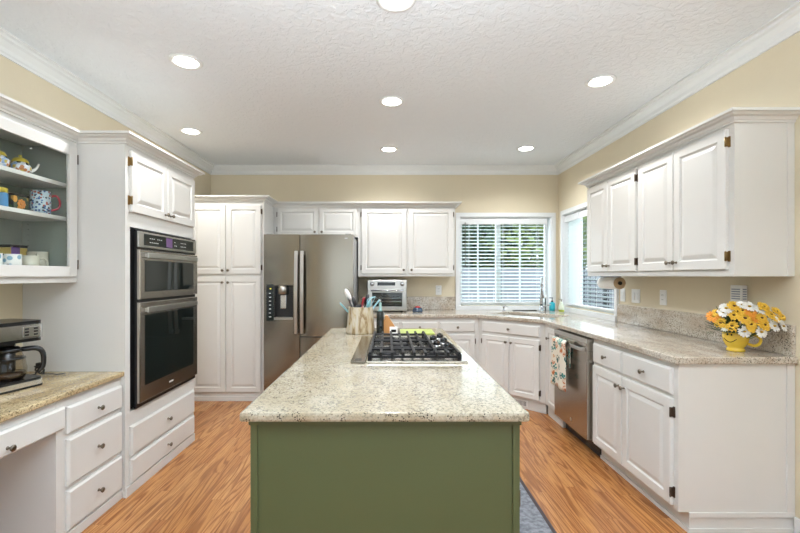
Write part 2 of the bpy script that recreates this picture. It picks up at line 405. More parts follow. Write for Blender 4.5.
def blind(loc, rot, x0, x1, z0, z1, tilt, label, group=None, wand=True, sm='slat', dd_=.025):
    t = thing('window_blind', loc, label, 'blind', rot, group)
    # headrail with valance hangs inside the frame
    MB().box(x0, x1, .020, .075, z1-.04, z1).build('headrail', 'trim', t)
    MB().box(x0-.004, x1+.004, .006, .018, z1-.075, z1, bev=.004).build('valance', 'trim', t)
    n = int((z1-.095-z0-.02)/.0435); sl = MB()
    for i in range(n):
        z = z1-.095-i*.0435
        dy, dz = dd_*math.cos(tilt), dd_*math.sin(tilt)
        nx = Vector((0, -math.sin(tilt), math.cos(tilt)))*.0015
        q = [(.047-dy, z-dz), (.047+dy, z+dz)]
        v = []
        for xx in (x0+.004, x1-.004):
            for (yy, zz) in q:
                v.append((xx, yy+nx.y, zz+nx.z)); v.append((xx, yy-nx.y, zz-nx.z))
        sl.add(v, [(0, 2, 3, 1), (4, 5, 7, 6), (0, 4, 6, 2), (1, 3, 7, 5), (0, 1, 5, 4), (2, 6, 7, 3)])
    sl.build('slats', sm, t)
    zb = z1-.095-n*.0435
    MB().box(x0+.004, x1-.004, .024, .070, zb, zb+.018, bev=.003).build('bottom_rail', 'trim', t)
    w = x1-x0
    lad = MB()
    for q in (x0+w*.10, x0+w*.5, x0+w*.90):
        lad.box(q-.0015, q+.0015, .018, .0195, zb+.01, z1-.04).box(q-.0015, q+.0015, .0735, .075, zb+.01, z1-.04)
    lad.build('ladder_cord', 'trim', t)
    if wand:
        MB().tube([(x0+.055, .004, z1-.05), (x0+.055, .002, z1-.60)], .004).build('tilt_wand', 'knob', t)
    return t
blind((WB[0], YB, 0), 0, .016, WB[1]-WB[0]-.05, WB[2]+.003, WB[3]-.016, math.radians(14), 'white slatted blind, half open, in the window straight ahead over the sink')
LR = WR[1]-WR[0]
blind((XR, WR[1], 0), -PI/2, .016, .345, WR[2]+.003, WR[3]-.016, math.radians(72), 'white slatted blind, tilted shut, in the far half of the right-hand window', wand=False)
blind((XR, WR[1], 0), -PI/2, .365, LR-.016, WR[2]+.003, WR[3]-.016, math.radians(20), 'slatted blind toned grey green for shade, open onto dark greenery, in the near half of the right-hand window', wand=False, sm='slat_shaded', dd_=.018)

# ------------------------------------------------------------------ cabinet kit (local: x width, front face y=0, back +y, z up)
DT = .020
def door(parent, x0, x1, z0, z1, knob=None, hinge=None, mat='paint', y=0, hz=None, hmat='darkbrass', fw=.052):
    rs = [(0, y), (0, y-DT+.004), (.004, y-DT), (fw, y-DT), (fw+.006, y-DT+.008), (fw+.012, y-DT+.009), (fw+.034, y-DT+.001), (fw+.038, y-DT+.0005)]
    d = MB().rings(x0, x1, z0, z1, rs).build('door', mat, parent)
    if knob: add_knob(d, knob[0], y-DT, knob[1])
    if hinge:
        hx = x0 if hinge == 'l' else x1
        sgn = -1 if hinge == 'l' else 1
        for zz in (hz or (z0+.07, z1-.07)):
            h = MB().box(hx, hx+sgn*.011, y-.006, y, zz-.028, zz+.028).box(hx-sgn*.001, hx+sgn*.005, y-.024, y-.001, zz-.024, zz+.024)
            h.lathe([(.0035, zz-.026), (.0035, zz+.026)], (hx+sgn*.004, y-.022, 0), n=8)
            h.build('hinge', hmat, d)
    return d
def drawer(parent, x0, x1, z0, z1, mat='paint', y=0, knob=True, name='drawer'):
    rs = [(0, y), (0, y-DT+.009), (.010, y-DT), (.012, y-DT)]
    d = MB().rings(x0, x1, z0, z1, rs).build(name, mat, parent)
    if knob: add_knob(d, (x0+x1)/2, y-DT, (z0+z1)/2)
    return d
def add_knob(parent, x, y, z, r=.0145):
    k = MB().lathe([(.008, 0), (.008, .002), (.005, .006), (.005, .016), (r*.85, .020), (r, .025), (r*.8, .029), (r*.3, .031)], (x, y, z), n=14, M4=Matrix.Rotation(PI/2, 4, 'X'))
    return k.build('knob', 'knob', parent)
CC = [(0, 0), (.010, 0), (.010, .010), (.018, .014), (.024, .026), (.044, .032), (.050, .040), (.065, .042), (.065, .056), (0, .056)]
def crown(parent, path, z, side=1):
    return MB().sweep([(a, z+h-.0) for a, h in CC], path, side).build('crown_moulding', 'paint', parent)
TOPZ = 2.125

# ---- tall oven cabinet (left wall)
Y0, Y1 = 2.485, 3.36; TW = Y1-Y0; XF = -1.575; TD = XF-XL
t = thing('oven_cabinet', (XF, Y0, 0), 'tall white cabinet on the left wall that houses the double oven', 'cabinet', PI/2)
b_ = MB().box(0, .018, 0, TD-.002, .0, TOPZ).box(TW-.018, TW, 0, TD-.002, 0, TOPZ).box(.018, TW-.018, TD-.02, TD-.002, 0, TOPZ)
b_.box(.018, TW-.018, .001, TD-.02, 0, .50).box(.018, TW-.018, .001, TD-.02, 1.63, TOPZ).box(.018, .048, 0, .02, .50, 1.63).box(TW-.048, TW-.018, 0, .02, .5, 1.63)
b_.box(.0, TW, -.0015, .001, 0, .50).box(0, TW, -.0015, .001, 1.63, TOPZ)
b_.build('carcass', 'paint', t)
MB().box(-.004, TW, -.012, -.0015, 0, .06, bev=.003).build('base_moulding', 'paint', t)
drawer(t, .035, TW-.02, .235, .415, y=-.0015); drawer(t, .035, TW-.02, .070, .215, y=-.0015)
m_ = .445
door(t, .035, m_-.003, 1.72, 2.095, (m_-.035, 1.755), 'l', y=-.0015, hmat='brass'); door(t, m_+.003, TW-.02, 1.72, 2.095, (m_+.035, 1.755), y=-.0015)
crown(t, [(0, TD-(-1.862-XL)+.003), (0, 0), (TW, 0), (TW, TD-.002)], TOPZ-.002, 1)
# double oven
t = thing('double_oven', (XF, Y0, .51), 'stainless steel double wall oven with two glass doors, built into the tall cabinet', 'oven', PI/2)
a, c = .050, TW-.050
MB().box(a+.002, c-.002, .003, .55, .004, 1.105).build('oven_body', 'black', t)
OA, OC = .084, .858
MB().box(OA-.004, OC+.004, -.020, -.003, .0, 1.11).build('mounting_flange', 'black', t)
cpn = MB().box(OA, OC, -.032, -.0205, 1.0, 1.10, bev=.003).build('control_panel', 'steel_light', t)
MB().box(OA+.055, OC-.060, -.0340, -.0321, 1.015, 1.088).build('touch_panel', 'glassblack', cpn)
dsp = MB().box(.40, .48, -.0350, -.0341, 1.02, 1.083).build('display', emit('oven_display_glow', (.10, .05, .13), .3), cpn)
random.seed(3)
for (x_, n_) in ((.20, 7), (.51, 2), (.60, 4)):
    for i in range(n_):
        for zz in (1.035, 1.06):
            if random.random() < .8: MB().box(x_+i*.022, x_+i*.022+.011, -.0348, -.0341, zz, zz+.004).build('key_legend', 'whiteplastic', cpn)
def ovendoor(z0, z1, g0, g1):
    d = MB().rings(OA, OC, z0, z1, [(0, -.0205), (0, -.036), (.004, -.040), (.012, -.040)]).build('oven_door', 'steel_oven', t)
    MB().rings(OA+.050, OC-.070, g0, g1, [(0, -.039), (0, -.0412), (.002, -.0414), (.003, -.0414)]).build('door_glass', 'glassblack', d)
    MB().box(OA+.050, OC-.045, -.064, -.054, g1+.014, g1+.048, bev=.004).box(OA+.055, OA+.08, -.055, -.0395, g1+.02, g1+.042).box(OC-.075, OC-.05, -.055, -.0395, g1+.02, g1+.042).build('door_handle', 'steel_light', d)
    return d
ovendoor(.675, .985, .72, .92)
dl = ovendoor(.03, .655, .13, .575)
lg = MB()
for i in range(4): lg.box(.43+i*.014, .439+i*.014, -.0412, -.0402, .072, .082)
lg.build('logo', 'whiteplastic', dl)

# ---- desk with drawers, left wall
DX = -1.600; DD = DX-XL
t = thing('desk_cabinet', (DX, 1.02, 0), 'low white desk cabinet with three drawers and kneespace, against the left wall', 'cabinet', PI/2)
L = 2.485-1.02-.001; k1 = 1.99-1.02
MB().box(k1+.01, L, 0, DD-.002, .0, .73).build('drawer_box', 'paint', t)
MB().box(.0, k1+.01, .001, DD-.002, .575, .73).build('apron', 'paint', t)
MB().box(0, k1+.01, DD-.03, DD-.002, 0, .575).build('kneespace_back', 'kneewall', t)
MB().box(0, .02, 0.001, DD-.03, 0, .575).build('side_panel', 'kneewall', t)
MB().box(k1+.006, L, -.010, 0, 0, .05, bev=.003).build('base_moulding', 'paint', t)
x0, x1 = 2.055-1.02, 2.475-1.02
for z0, z1 in ((.545, .68), (.285, .52), (.065, .262)): drawer(t, x0, x1, z0, z1)
drawer(t, .32, k1+.050, .58, .69, name='pencil_drawer', knob=False)
add_knob(t, 1.723-1.02, -DT, .605+.01)
ct = MB().box(-1.575, XL+.001, 1.0, 2.484, .731, .76).build('desk_countertop', 'granite_tan', bevel=.006)
tag(ct, 'tan granite countertop of the low desk, under the coffee maker', 'countertop')

# ---- glass fronted wall cabinet, left wall
GX = -1.862; GD = GX-XL
G0 = .95; GL = 2.484-G0; zb, zt = 1.292, TOPZ
t = thing('display_cabinet', (GX, G0, zb), 'white wall cabinet with a glass door, mugs and teapots inside, left of the oven', 'cabinet', PI/2)
h = zt-zb
MB().box(0, GL, .0, GD-.002, 0, .020).box(0, GL, 0, GD-.002, h-.02, h).box(0, .02, 0, GD-.002, .02, h-.02).build('carcass', 'paint', t)
MB().box(.0, GL, .004, GD-.003, .020, .052).build('cabinet_floor', 'paint', t)
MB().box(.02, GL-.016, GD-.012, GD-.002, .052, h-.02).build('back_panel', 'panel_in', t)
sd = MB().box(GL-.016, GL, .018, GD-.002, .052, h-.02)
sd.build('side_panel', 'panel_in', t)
for yy in (.05, GD-.05):
    for i in range(20): MB().lathe([(.0028, GL-.0168), (.0028, GL-.0161)], (0, yy, .09+i*.032), axis='X', n=6).build('shelf_pin_hole', 'black', t)
MB().box(GL-.030, GL, 0, .018, .02, h-.02).box(0, .03, 0, .018, .02, h-.02).box(.03, GL-.03, 0, .018, h-.05, h-.02).box(.03, GL-.03, 0, .004, .02, .052).build('face_frame', 'paint', t)
for zz in (1.853, 1.655):
    MB().box(.021, GL-.017, .035, GD-.013, zz-zb, zz-zb+.022, bev=.002).build('shelf', 'paint', t)
mid = GL-.80
def gdoor(x0, x1, hinge):
    z0, z1 = .035, h-.035; f = .058
    d = MB()
    d.box(x0, x0+f, -DT, 0, z0, z1).box(x1-f, x1, -DT, 0, z0, z1).box(x0+f, x1-f, -DT, 0, z0, z0+f).box(x0+f, x1-f, -DT, 0, z1-f, z1)
    d = d.build('glass_door', 'paint', t, bevel=.003)
    MB().box(x0+f, x1-f, -.010, -.007, z0+f, z1-f).build('pane', 'glass', d)
    for zz in (z0+.07, z1-.07):
        MB().box(x1, x1+.006, -.022, 0, zz-.028, zz+.028).build('hinge', 'darkbrass', d)
gdoor(mid, GL-.022, 'r')
gdoor(.02, mid-.006, 'l')
crown(t, [(0, 0), (GL-.002, 0)], h-.002, 1)

# ---- pantry (back wall, left)
PX0, PX1 = XL+.002, -1.32; PY = 4.42; PD = YB-PY-.002; w = PX1-PX0
t = thing('pantry_cabinet', (PX0, PY, 0), 'tall white pantry with four doors between the wall oven and refrigerator', 'cabinet', 0)
MB().box(0, w, 0, PD, .0, TOPZ).build('carcass', 'paint', t)
MB().box(0, w-.002, -.008, 0, 0, .05, bev=.003).build('base_moulding', 'paint', t)
ms = -1.721-PX0
e0, e1 = .08, w-.028
door(t, e0, ms-.003, 1.350, 2.085, (ms-.03, 1.39)); door(t, ms+.003, e1, 1.350, 2.085, (ms+.03, 1.39), 'r')
door(t, e0, ms-.003, .095, 1.322, (ms-.03, 1.262)); door(t, ms+.003, e1, .095, 1.322, (ms+.03, 1.262))
crown(t, [(0, 0), (w, 0), (w, .30)], TOPZ-.002, 1)
# ---- cabinet above refrigerator
UY = 4.79; UD = YB-UY-.002
t = thing('wall_cabinet', (PX1+.001, UY, 1.775), 'short white two-door wall cabinet above the refrigerator', 'cabinet', 0)
w = -.345-PX1-.002; h = TOPZ-1.775
MB().box(0, w, 0, UD, 0, h).build('carcass', 'paint', t)
ms = -.805-PX1
door(t, .045, ms-.005, .025, h-.015, (ms-.035, .06), 'l', fw=.042); door(t, ms+.015, w-.012, .025, h-.015, (ms+.045, .06), fw=.042)
crown(t, [(0, 0), (w, 0)], h-.002, 1)
# ---- wall cabinet above toaster oven
t = thing('wall_cabinet', (-.345, UY, 1.325), 'white two-door wall cabinet above the toaster oven, left of the sink window', 'cabinet', 0)
w = .775+.345; h = TOPZ-1.325
MB().box(0, w, 0, UD, 0, h).build('carcass', 'paint', t)
door(t, .040, .557, .032, h-.015, (.525, .075), 'l'); door(t, .583, w-.025, .032, h-.015, (.615, .075), 'r')
crown(t, [(0, 0), (w, 0), (w, UD)], h-.002, 1)
# ---- right wall cabinets
RX = 1.795; RD = XR-RX-.002; RZ = 1.328; h = TOPZ-.0-RZ
def rightwall(y_far, y_near, split, label, crownpath, hl):
    t = thing('wall_cabinet', (RX, y_far, RZ), label, 'cabinet', -PI/2)
    w = y_far-y_near
    MB().box(0, w, 0, RD, 0, h).build('carcass', 'paint', t)
    MB().box(0, w, -.004, 0, 0, .028).build('light_rail', 'paint', t)
    return t, w
t, w = rightwall(3.72, 2.971, .5, 'far white two-door wall cabinet on the right wall, above the paper towels', None, 'r')
mm = .36
door(t, .015, mm-.003, .036, h-.02, (mm-.03, .085)); door(t, mm+.003, w-.013, .036, h-.02, (mm+.03, .085), 'r')
crown(t, [(0, RD), (0, 0), (w, 0)], h-.002, 1)
t, w = rightwall(2.970, 2.15, .5, 'near white two-door wall cabinet on the right wall, above the flowers', None, 'r')
mm = .385
door(t, .020, mm-.003, .036, h-.02, (mm-.03, .085)); door(t, mm+.003, w-.035, .036, h-.02, (mm+.03, .085), 'r', hmat='brass')
MB().box(w, w+.004, RD-.035, RD, 0, h-.002).build('scribe_moulding', 'paint', t)
crown(t, [(0, 0), (w, 0), (w, RD)], h-.002, 1)

# ---- base cabinets
BX = 1.505; BD = XR-BX-.002; CZ = .875
t = thing('base_cabinet', (BX, 3.036, 0), 'white base cabinet with two drawers over two doors at the right end, under the flowers', 'cabinet', -PI/2)
w = 3.036-2.15
MB().box(0, w, 0, BD, .107, CZ).build('carcass', 'paint', t)
MB().box(.004, w-.0, .055, BD, 0, .107).build('toe_kick', 'paint', t)
MB().box(.004, w+.004, .045, .055, 0, .025, bev=.003).box(w, w+.008, .045, BD, 0, .025, bev=.003).box(w, w+.008, .05, BD, .080, .107, bev=.003).build('shoe_moulding', 'paint', t)
MB().box(w, w+.006, BD-.04, BD, .10, CZ).build('scribe_moulding', 'paint', t)
mm = .395
drawer(t, .02, mm-.004, .705, .845); drawer(t, mm+.004, w-.035, .705, .845)
door(t, .02, mm-.004, .125, .685, (mm-.03, .625)); door(t, mm+.004, w-.035, .125, .685, (mm+.03, .625), 'r')
# dishwasher
t = thing('dishwasher', (1.456, 3.636, .0), 'stainless steel dishwasher with a dish towel over its handle, in the right-hand counter', 'dishwasher', -PI/2)
w = .598
MB().box(.004, w-.004, .052, .60, .10, .862).build('tub', 'black', t)
MB().box(.004, w-.004, .10, .14, .0, .10).build('toe_panel', 'black', t)
d = MB().box(.003, w-.003, 0, .046, .125, .775, bev=.004).box(.003, w-.003, .0, .046, .7751, .868, bev=.003).build('door', 'steel_dw', t)
MB().box(.003, w-.003, -.002, .001, .835, .867).build('control_strip', 'steel_light', d)
MB().prism_y([(.03, .775), (w-.03, .775), (w-.03, .80), (.03, .80)], -.035, -.025).prism_y([(.03, .775), (.05, .775), (.05, .80), (.03, .80)], -.026, .001).prism_y([(w-.05, .775), (w-.03, .775), (w-.03, .80), (w-.05, .80)], -.026, .001).build('handle', 'steel_light', d, bevel=.004)
lg = MB().lathe([(.013, 0), (.013, .001)], (.33, 0, .19), n=16, M4=Matrix.Rotation(PI/2, 4, 'X')); lg.build('logo', 'steel_light', d)
MB().box(.03, .10, -.0008, .0002, .812, .822).build('brand_label', 'black', d)
# narrow cabinet
NY = 3.98
t = thing('base_cabinet', (BX, NY, 0), 'narrow white base cabinet between the dishwasher and the corner sink', 'cabinet', -PI/2)
w = NY-3.638
MB().box(0.002, w, 0, BD, .107, CZ).build('carcass', 'paint', t)
MB().box(0.002, w, .03, BD, 0, .107).build('toe_kick', 'paint', t)
door(t, .09, w-.02, .125, .845, (.15, .755), fw=.04)
# corner sink base
ax, ay = .985, 4.50
import_len = math.hypot(BX-ax, NY-ay)
t = thing('corner_sink_cabinet', (ax, ay, 0), 'white diagonal corner base cabinet with two doors under the sink', 'cabinet', -PI/4)
w = import_len
MB().prism([(0, 0), (w, 0), (w+.20, .20), (w+.20, .55), (w/2, .80), (-.20, .55), (-.20, .20)], .107, .66).box(0, w, 0, .04, .66, CZ).box(-.0, w, .03, .30, 0, .107).build('carcass', 'paint', t)
drawer(t, .05, w-.05, .735, .845)
door(t, .05, w/2-.003, .125, .705, (w/2-.03, .655), 'l', fw=.046); door(t, w/2+.003, w-.05, .125, .705, (w/2+.03, .655), 'r', fw=.046)
v = MB().box(w/2+.03, w/2+.18, .024, .030, .02, .085)
v.build('vent_grille', 'whiteplastic', t)
vv = MB()
for i in range(9): vv.box(w/2+.045+i*.014, w/2+.051+i*.014, .0225, .0240, .03, .075)
vv.build('vent_slots', 'black', t)
# back base cabinet
BY = 4.50
t = thing('base_cabinet', (-.30, BY, 0), 'white base cabinet with drawers over doors under the toaster oven', 'cabinet', 0)
w = ax-.001+.30
MB().box(0, w, 0, YB-BY-.002, .107, CZ).box(0, w, .05, YB-BY-.002, 0, .107).build('carcass', 'paint', t)
for x0, x1 in ((.03, .42), (.45, .835), (.865, 1.24)):
    drawer(t, x0, x1, .725, .83)
    door(t, x0, x1, .125, .695, (x0+.03, .64), 'r' if x0 > .8 else None)

# ---- L countertop with sink cut-out
def slab(name, outer, hole, z0, z1, mat, bev):
    bm = bmesh.new()
    def loop(pts):
        vs = [bm.verts.new((x, y, z0)) for x, y in pts]
        return [bm.edges.new((vs[i], vs[(i+1) % len(vs)])) for i in range(len(vs))]
    es = loop(outer)
    if hole: es += loop(hole)
    bmesh.ops.triangle_fill(bm, edges=es, use_beauty=True)
    fs = list(bm.faces)
    r = bmesh.ops.extrude_face_region(bm, geom=fs)
    for g in r['geom']:
        if isinstance(g, bmesh.types.BMVert): g.co.z = z1
    bmesh.ops.recalc_face_normals(bm, faces=bm.faces)
    me = bpy.data.meshes.new(name); bm.to_mesh(me); bm.free(); me.materials.append(M[mat])
    ob = bpy.data.objects.new(name, me); COL.objects.link(ob)
    md = ob.modifiers.new('bevel', 'BEVEL'); md.width = bev; md.segments = 3; md.limit_method = 'ANGLE'; md.angle_limit = math.radians(40)
    return ob
OV = .03
q = OV*math.tan(PI/8)
outer = [(-.335, BY-OV), (ax-q, BY-OV), (BX-OV, NY-q), (BX-OV, 2.125), (XR-.001, 2.125), (XR-.001, YB-.001), (-.335, YB-.001)]
# rounded start of the diagonal
sc = Vector((1.53, 4.50)); u = Vector((.7071, -.7071)); n_ = Vector((.7071, .7071))
def rrect(cx, u, n_, hw, hd, r, k=5):
    pts = []
    for sx, sy, a0 in ((1, 1, 0), (-1, 1, PI/2), (-1, -1, PI), (1, -1, 3*PI/2)):
        for i in range(k+1):
            a = a0+PI/2*i/k
            p = cx+u*(sx*(hw-r)+r*math.cos(a))+n_*(sy*(hd-r)+r*math.sin(a)); pts.append((p.x, p.y))
    return pts
hole = rrect(sc, u, n_, .37, .20, .06)
ct = slab('countertop', outer, list(reversed(hole)), .876, .914, 'granite_grey', .008)
tag(ct, 'long L-shaped speckled granite countertop running around the back and right walls', 'countertop')
# backsplashes
bs = MB().box(-.335, WB[0]-.052, YB-.022, YB-.001, .915, 1.075, bev=.003).build('backsplash', 'granite_grey')
tag(bs, 'low granite backsplash behind the toaster oven, left of the sink window', 'backsplash')
bs = MB().box(XR-.022, XR-.001, 2.14, WR[0]-.052, .915, 1.075, bev=.003).build('backsplash', 'granite_grey')
tag(bs, 'low granite backsplash along the right wall behind the flowers', 'backsplash')
# sink
t = thing('sink', (sc.x, sc.y, .70), 'undermount stainless steel sink in the corner countertop', 'sink', -PI/4)
U, V = Vector((1, 0)), Vector((0, 1)); C0 = Vector((0, 0))
rim = rrect(C0, U, V, .385, .215, .07); top = rrect(C0, U, V, .372, .202, .06); bot = rrect(C0, U, V, .345, .175, .06); k = len(top)
vs = [(x, y, .174) for x, y in rim]+[(x, y, .174) for x, y in top]+[(x, y, .0) for x, y in bot]
fs = [(i, (i+1) % k, k+(i+1) % k, k+i) for i in range(k)]+[(k+i, k+(i+1) % k, 2*k+(i+1) % k, 2*k+i) for i in range(k)]+[tuple(range(2*k, 3*k))]
MB().add(vs, fs).build('basin', 'steel_sink', t)
MB().lathe([(.04, .001), (.04, .003), (.028, .004)], n=20).build('drain', 'chrome', t)

# ---- faucet
fx, fy = 1.80, 4.87
t = thing('faucet', (fx, fy, .914), 'tall chrome gooseneck faucet behind the corner sink', 'faucet', -.30)
MB().lathe([(.030, 0), (.030, .012), (.022, .02), (.020, .07)], n=18).build('base', 'chrome', t)
pts = [(0, 0, .06), (0, 0, .30)]+[(0, -.09+.09*math.cos(a), .30+.09*math.sin(a)) for a in [PI*i/8 for i in range(1, 9)]]
MB().tube(pts, .017, n=14).build('spout', 'chrome', t)
MB().lathe([(.018, .298), (.021, .27), (.023, .17), (.019, .165)], (0, -.18, 0), n=14).build('spray_head', 'chrome', t)
MB().tube([(.015, 0, .055), (.05, -.01, .065), (.10, -.02, .085)], [.009, .007, .006]).build('lever', 'chrome', t)
t = thing('soap_dispenser', (1.375, 4.93, .914), 'small chrome pump dispenser at the left of the sink', 'dispenser')
MB().lathe([(.017, 0), (.017, .008), (.010, .012), (.010, .045), (.013, .05), (.013, .06)], n=12).build('body', 'chrome', t)
MB().tube([(0, 0, .055), (.02, -.02, .062), (.035, -.035, .05)], .005).build('nozzle', 'chrome', t)

# ---- refrigerator
t = thing('refrigerator', (-1.268, 4.235, 0), 'large stainless steel side by side refrigerator with ice and water dispenser', 'refrigerator')
w = .91; FH = 1.755
M['fridgeside'] = plain('grey_fridge_side', (.33, .33, .33), .4)
MB().box(.004, w-.004, .070, .84, .02, FH-.015, bev=.004).build('body', 'fridgeside', t)
MB().box(.02, w-.02, .055, .07, .02, .09).build('toe_grille', 'black', t)
for xx in (.02, w-.08): MB().box(xx, xx+.06, .02, .12, FH-.014, FH+.010, bev=.004).build('hinge_cover', 'fridgeside', t)
sp_ = .368
dl = MB()
# left door with a dispenser recess
r0, r1, q0, q1 = .105, .300, .885, 1.235
dl.box(.0, r0, 0, .065, .10, FH).box(r1, sp_-.003, 0, .065, .10, FH).box(r0, r1, 0, .065, .10, q0).box(r0, r1, 0, .065, q1, FH).box(r0, r1, .052, .065, q0, q1)
dl = dl.build('freezer_door', 'steel', t)
MB().box(.028, r0-.003, -.004, -.0001, .872, 1.245).build('control_panel', 'glassblack', dl)
ic = MB()
for i in range(7): ic.box(.055, .055+random.uniform(.012, .024), -.0048, -.0041, .91+i*.04, .917+i*.04)
ic.build('panel_icons', 'whiteplastic', dl)
MB().box(.062, .078, -.005, -.0041, 1.195, 1.205).build('status_light', emit('amber_led', (.6, .55, .05), .6), dl)
MB().box(r0+.001, r0+.010, .003, .051, q0+.001, q1-.001).box(r1-.014, r1-.001, .003, .051, q0+.001, q1-.001).box(r0+.010, r1-.014, .045, .0515, q0+.001, q1-.001).build('recess_lining', 'black', dl)
MB().box(r0+.001, r1-.001, -.008, .051, q0+.001, q0+.022).build('drip_tray', 'steel_light', dl)
MB().lathe([(.042, q1-.09), (.050, q1-.085), (.050, q1-.03), (.038, q1-.003)], (.19, .020, 0), n=18).build('ice_chute', 'steel_light', dl)
MB().box(.165, .225, .018, .028, q0+.11, q0+.25, bev=.004).build('dispenser_paddle', 'chrome', dl)
def convex(x0, x1, z0, z1, name):
    k = 16; pl = [(x1, .065), (x0, .065)]+[(x0+(x1-x0)*i/k, .012-.012*(1-abs(2*i/k-1)**2.5)) for i in range(k+1)]
    m_ = MB().prism(pl, z0, z1); m_.sm = [len(f) == 4 for f in m_.f]
    ob = m_.build(name, 'steel', t); md = ob.modifiers.new('edges', 'EDGE_SPLIT'); md.split_angle = math.radians(30); return ob
dr = convex(sp_+.003, w, .712, FH, 'refrigerator_door')
convex(sp_+.003, w, .10, .702, 'lower_door')
MB().box(w-.085, w-.055, .0005, .0065, FH-.045, FH-.035).build('logo', 'chrome', dr)
for xx, par in ((sp_-.030, dl), (sp_+.030, dr)):
    hp = []
    for i in range(11):
        f = i/10; hp.append((xx, -.045-.022*math.sin(PI*f), .745+f*.84))
    hm_ = MB()
    vs = []; fs = []
    for i, p in enumerate(hp):
        for dx, dy in ((-.017, 0), (.017, 0), (.017, .018), (-.017, .018)): vs.append((p[0]+dx, p[1]+dy, p[2]))
    for i in range(10):
        for k in range(4): fs.append((i*4+k, i*4+(k+1) % 4, (i+1)*4+(k+1) % 4, (i+1)*4+k))
    fs += [(3, 2, 1, 0), (40, 41, 42, 43)]
    hm_.add(vs, fs); hm_.box(xx-.012, xx+.012, -.046, 0, .76, .79).box(xx-.012, xx+.012, -.046, 0, 1.545, 1.575)
    hm_.build('handle', 'steel_light', par, bevel=.004)

# ---- toaster oven
t = thing('toaster_oven', (-.236, 4.74, .915), 'stainless steel toaster oven on the counter beside the refrigerator', 'toaster oven')
w, h = .454, .37
MB().box(0, w, .02, .33, .015, h, bev=.008).build('case', 'steel_light', t)
for xx in (.04, w-.06):
    for yy in (.05, .28): MB().lathe([(.014, 0), (.014, .0151)], (xx, yy, 0), n=10).build('foot', 'black', t)
cpn = MB().box(.004, w-.004, .006, .0195, .275, h-.008, bev=.003).build('control_panel', 'steel_light', t)
MB().box(.115, w-.135, .0035, .0059, .305, .345).build('display', 'glassblack', cpn)
for xx in (.055, w-.055):
    MB().lathe([(.026, 0), (.026, .004), (.020, .006), (.019, .022), (.016, .024)], (xx, .006, .323), n=18, M4=Matrix.Rotation(PI/2, 4, 'X')).build('knob', 'chrome', cpn)
dr = MB()
dr.box(.01, .055, .0, .0195, .03, .265).box(w-.055, w-.01, 0, .0195, .03, .265).box(.055, w-.055, 0, .0195, .03, .065).box(.055, w-.055, 0, .0195, .225, .265)
dr = dr.build('oven_door', 'steel_light', t, bevel=.002)
MB().box(.055, w-.055, .008, .010, .065, .225).build('door_glass', 'glass', dr)
MB().box(.052, w-.052, .0125, .0190, .060, .230).build('oven_interior', 'black', dr)
rk = MB()
for zz in (.12, .16): rk.box(.056, w-.056, .0105, .0122, zz, zz+.005)
for i in range(14): rk.box(.07+i*.024, .073+i*.024, .0105, .0122, .115, .121)
rk.build('rack', 'chrome', dr)
MB().tube([(.04, -.032, .250), (w-.04, -.032, .250)], .009, n=10).box(.045, .06, -.03, .0, .243, .257).box(w-.06, w-.045, -.03, 0, .243, .257).build('handle', 'chrome', dr)

# small dome device
t = thing('kitchen_timer', (.342, 4.80, .915), 'small dark dome with a red cap on the counter right of the toaster oven', 'timer')
M['darkblue'] = plain('dark_blue_gloss', (.04, .07, .11), .2); M['red'] = plain('red_plastic', (.50, .02, .02), .35)
MB().lathe([(.058, 0), (.062, .012), (.055, .035), (.04, .052)], n=20).build('base', 'darkblue', t)
MB().lathe([(.04, .0521), (.028, .062), (.006, .068)], n=20).build('cap', 'red', t)

# ---- outlets and switches
def plate(name, loc, rot, w, slots, label, cat):
    t = thing(name, loc, label, cat, rot)
    MB().box(-w/2, w/2, -.006, -.0005, -.058, .058, bev=.002).build('wall_plate', 'whiteplastic', t)
    for sx in slots:
        if cat == 'outlet':
            MB().box(sx-.017, sx+.017, -.009, -.006, -.034, .034, bev=.001).build('receptacle', 'whiteplastic', t)
            s_ = MB()
            for zz in (-.02, .015): s_.box(sx-.008, sx-.005, -.0095, -.009, zz, zz+.009).box(sx+.005, sx+.008, -.0095, -.009, zz, zz+.009)
            s_.build('slot', 'black', t)
        else:
            MB().box(sx-.016, sx+.016, -.010, -.006, -.033, .033, bev=.002).build('rocker', 'trim', t)
plate('outlet', (.625, YB, 1.155), 0, .072, [0], 'white wall outlet above the backsplash, left of the sink window', 'outlet')
plate('outlet', (XR, 3.17, 1.165), -PI/2, .075, [0], 'white wall outlet in the middle of the right wall, midway between flowers and window', 'outlet')
plate('light_switch', (XR, 3.52, 1.16), -PI/2, .116, [-.023, .023], 'double white rocker switch on the right wall near the window', 'switch')
plate('light_switch', (XR, 3.715, 1.16), -PI/2, .072, [0], 'single white switch closest to the right-hand window casing', 'switch')
t = thing('plug_in_device', (XR, 2.47, 1.20), 'white louvred plug-in device on the wall behind the flowers', 'air freshener', -PI/2)
MB().box(-.042, .042, -.035, -.0005, -.03, .075, bev=.006).build('case', 'whiteplastic', t)
M['louvre'] = plain('blue_grey_louvre', (.25, .29, .38), .5)
v = MB()
for i in range(5): v.box(-.030, .030, -.0365, -.0352, -.008+i*.014, -.002+i*.014)
for i in range(5): v.box(.0422, .0432, -.030, -.008, -.008+i*.014, -.002+i*.014)
v.build('louvres', 'louvre', t)

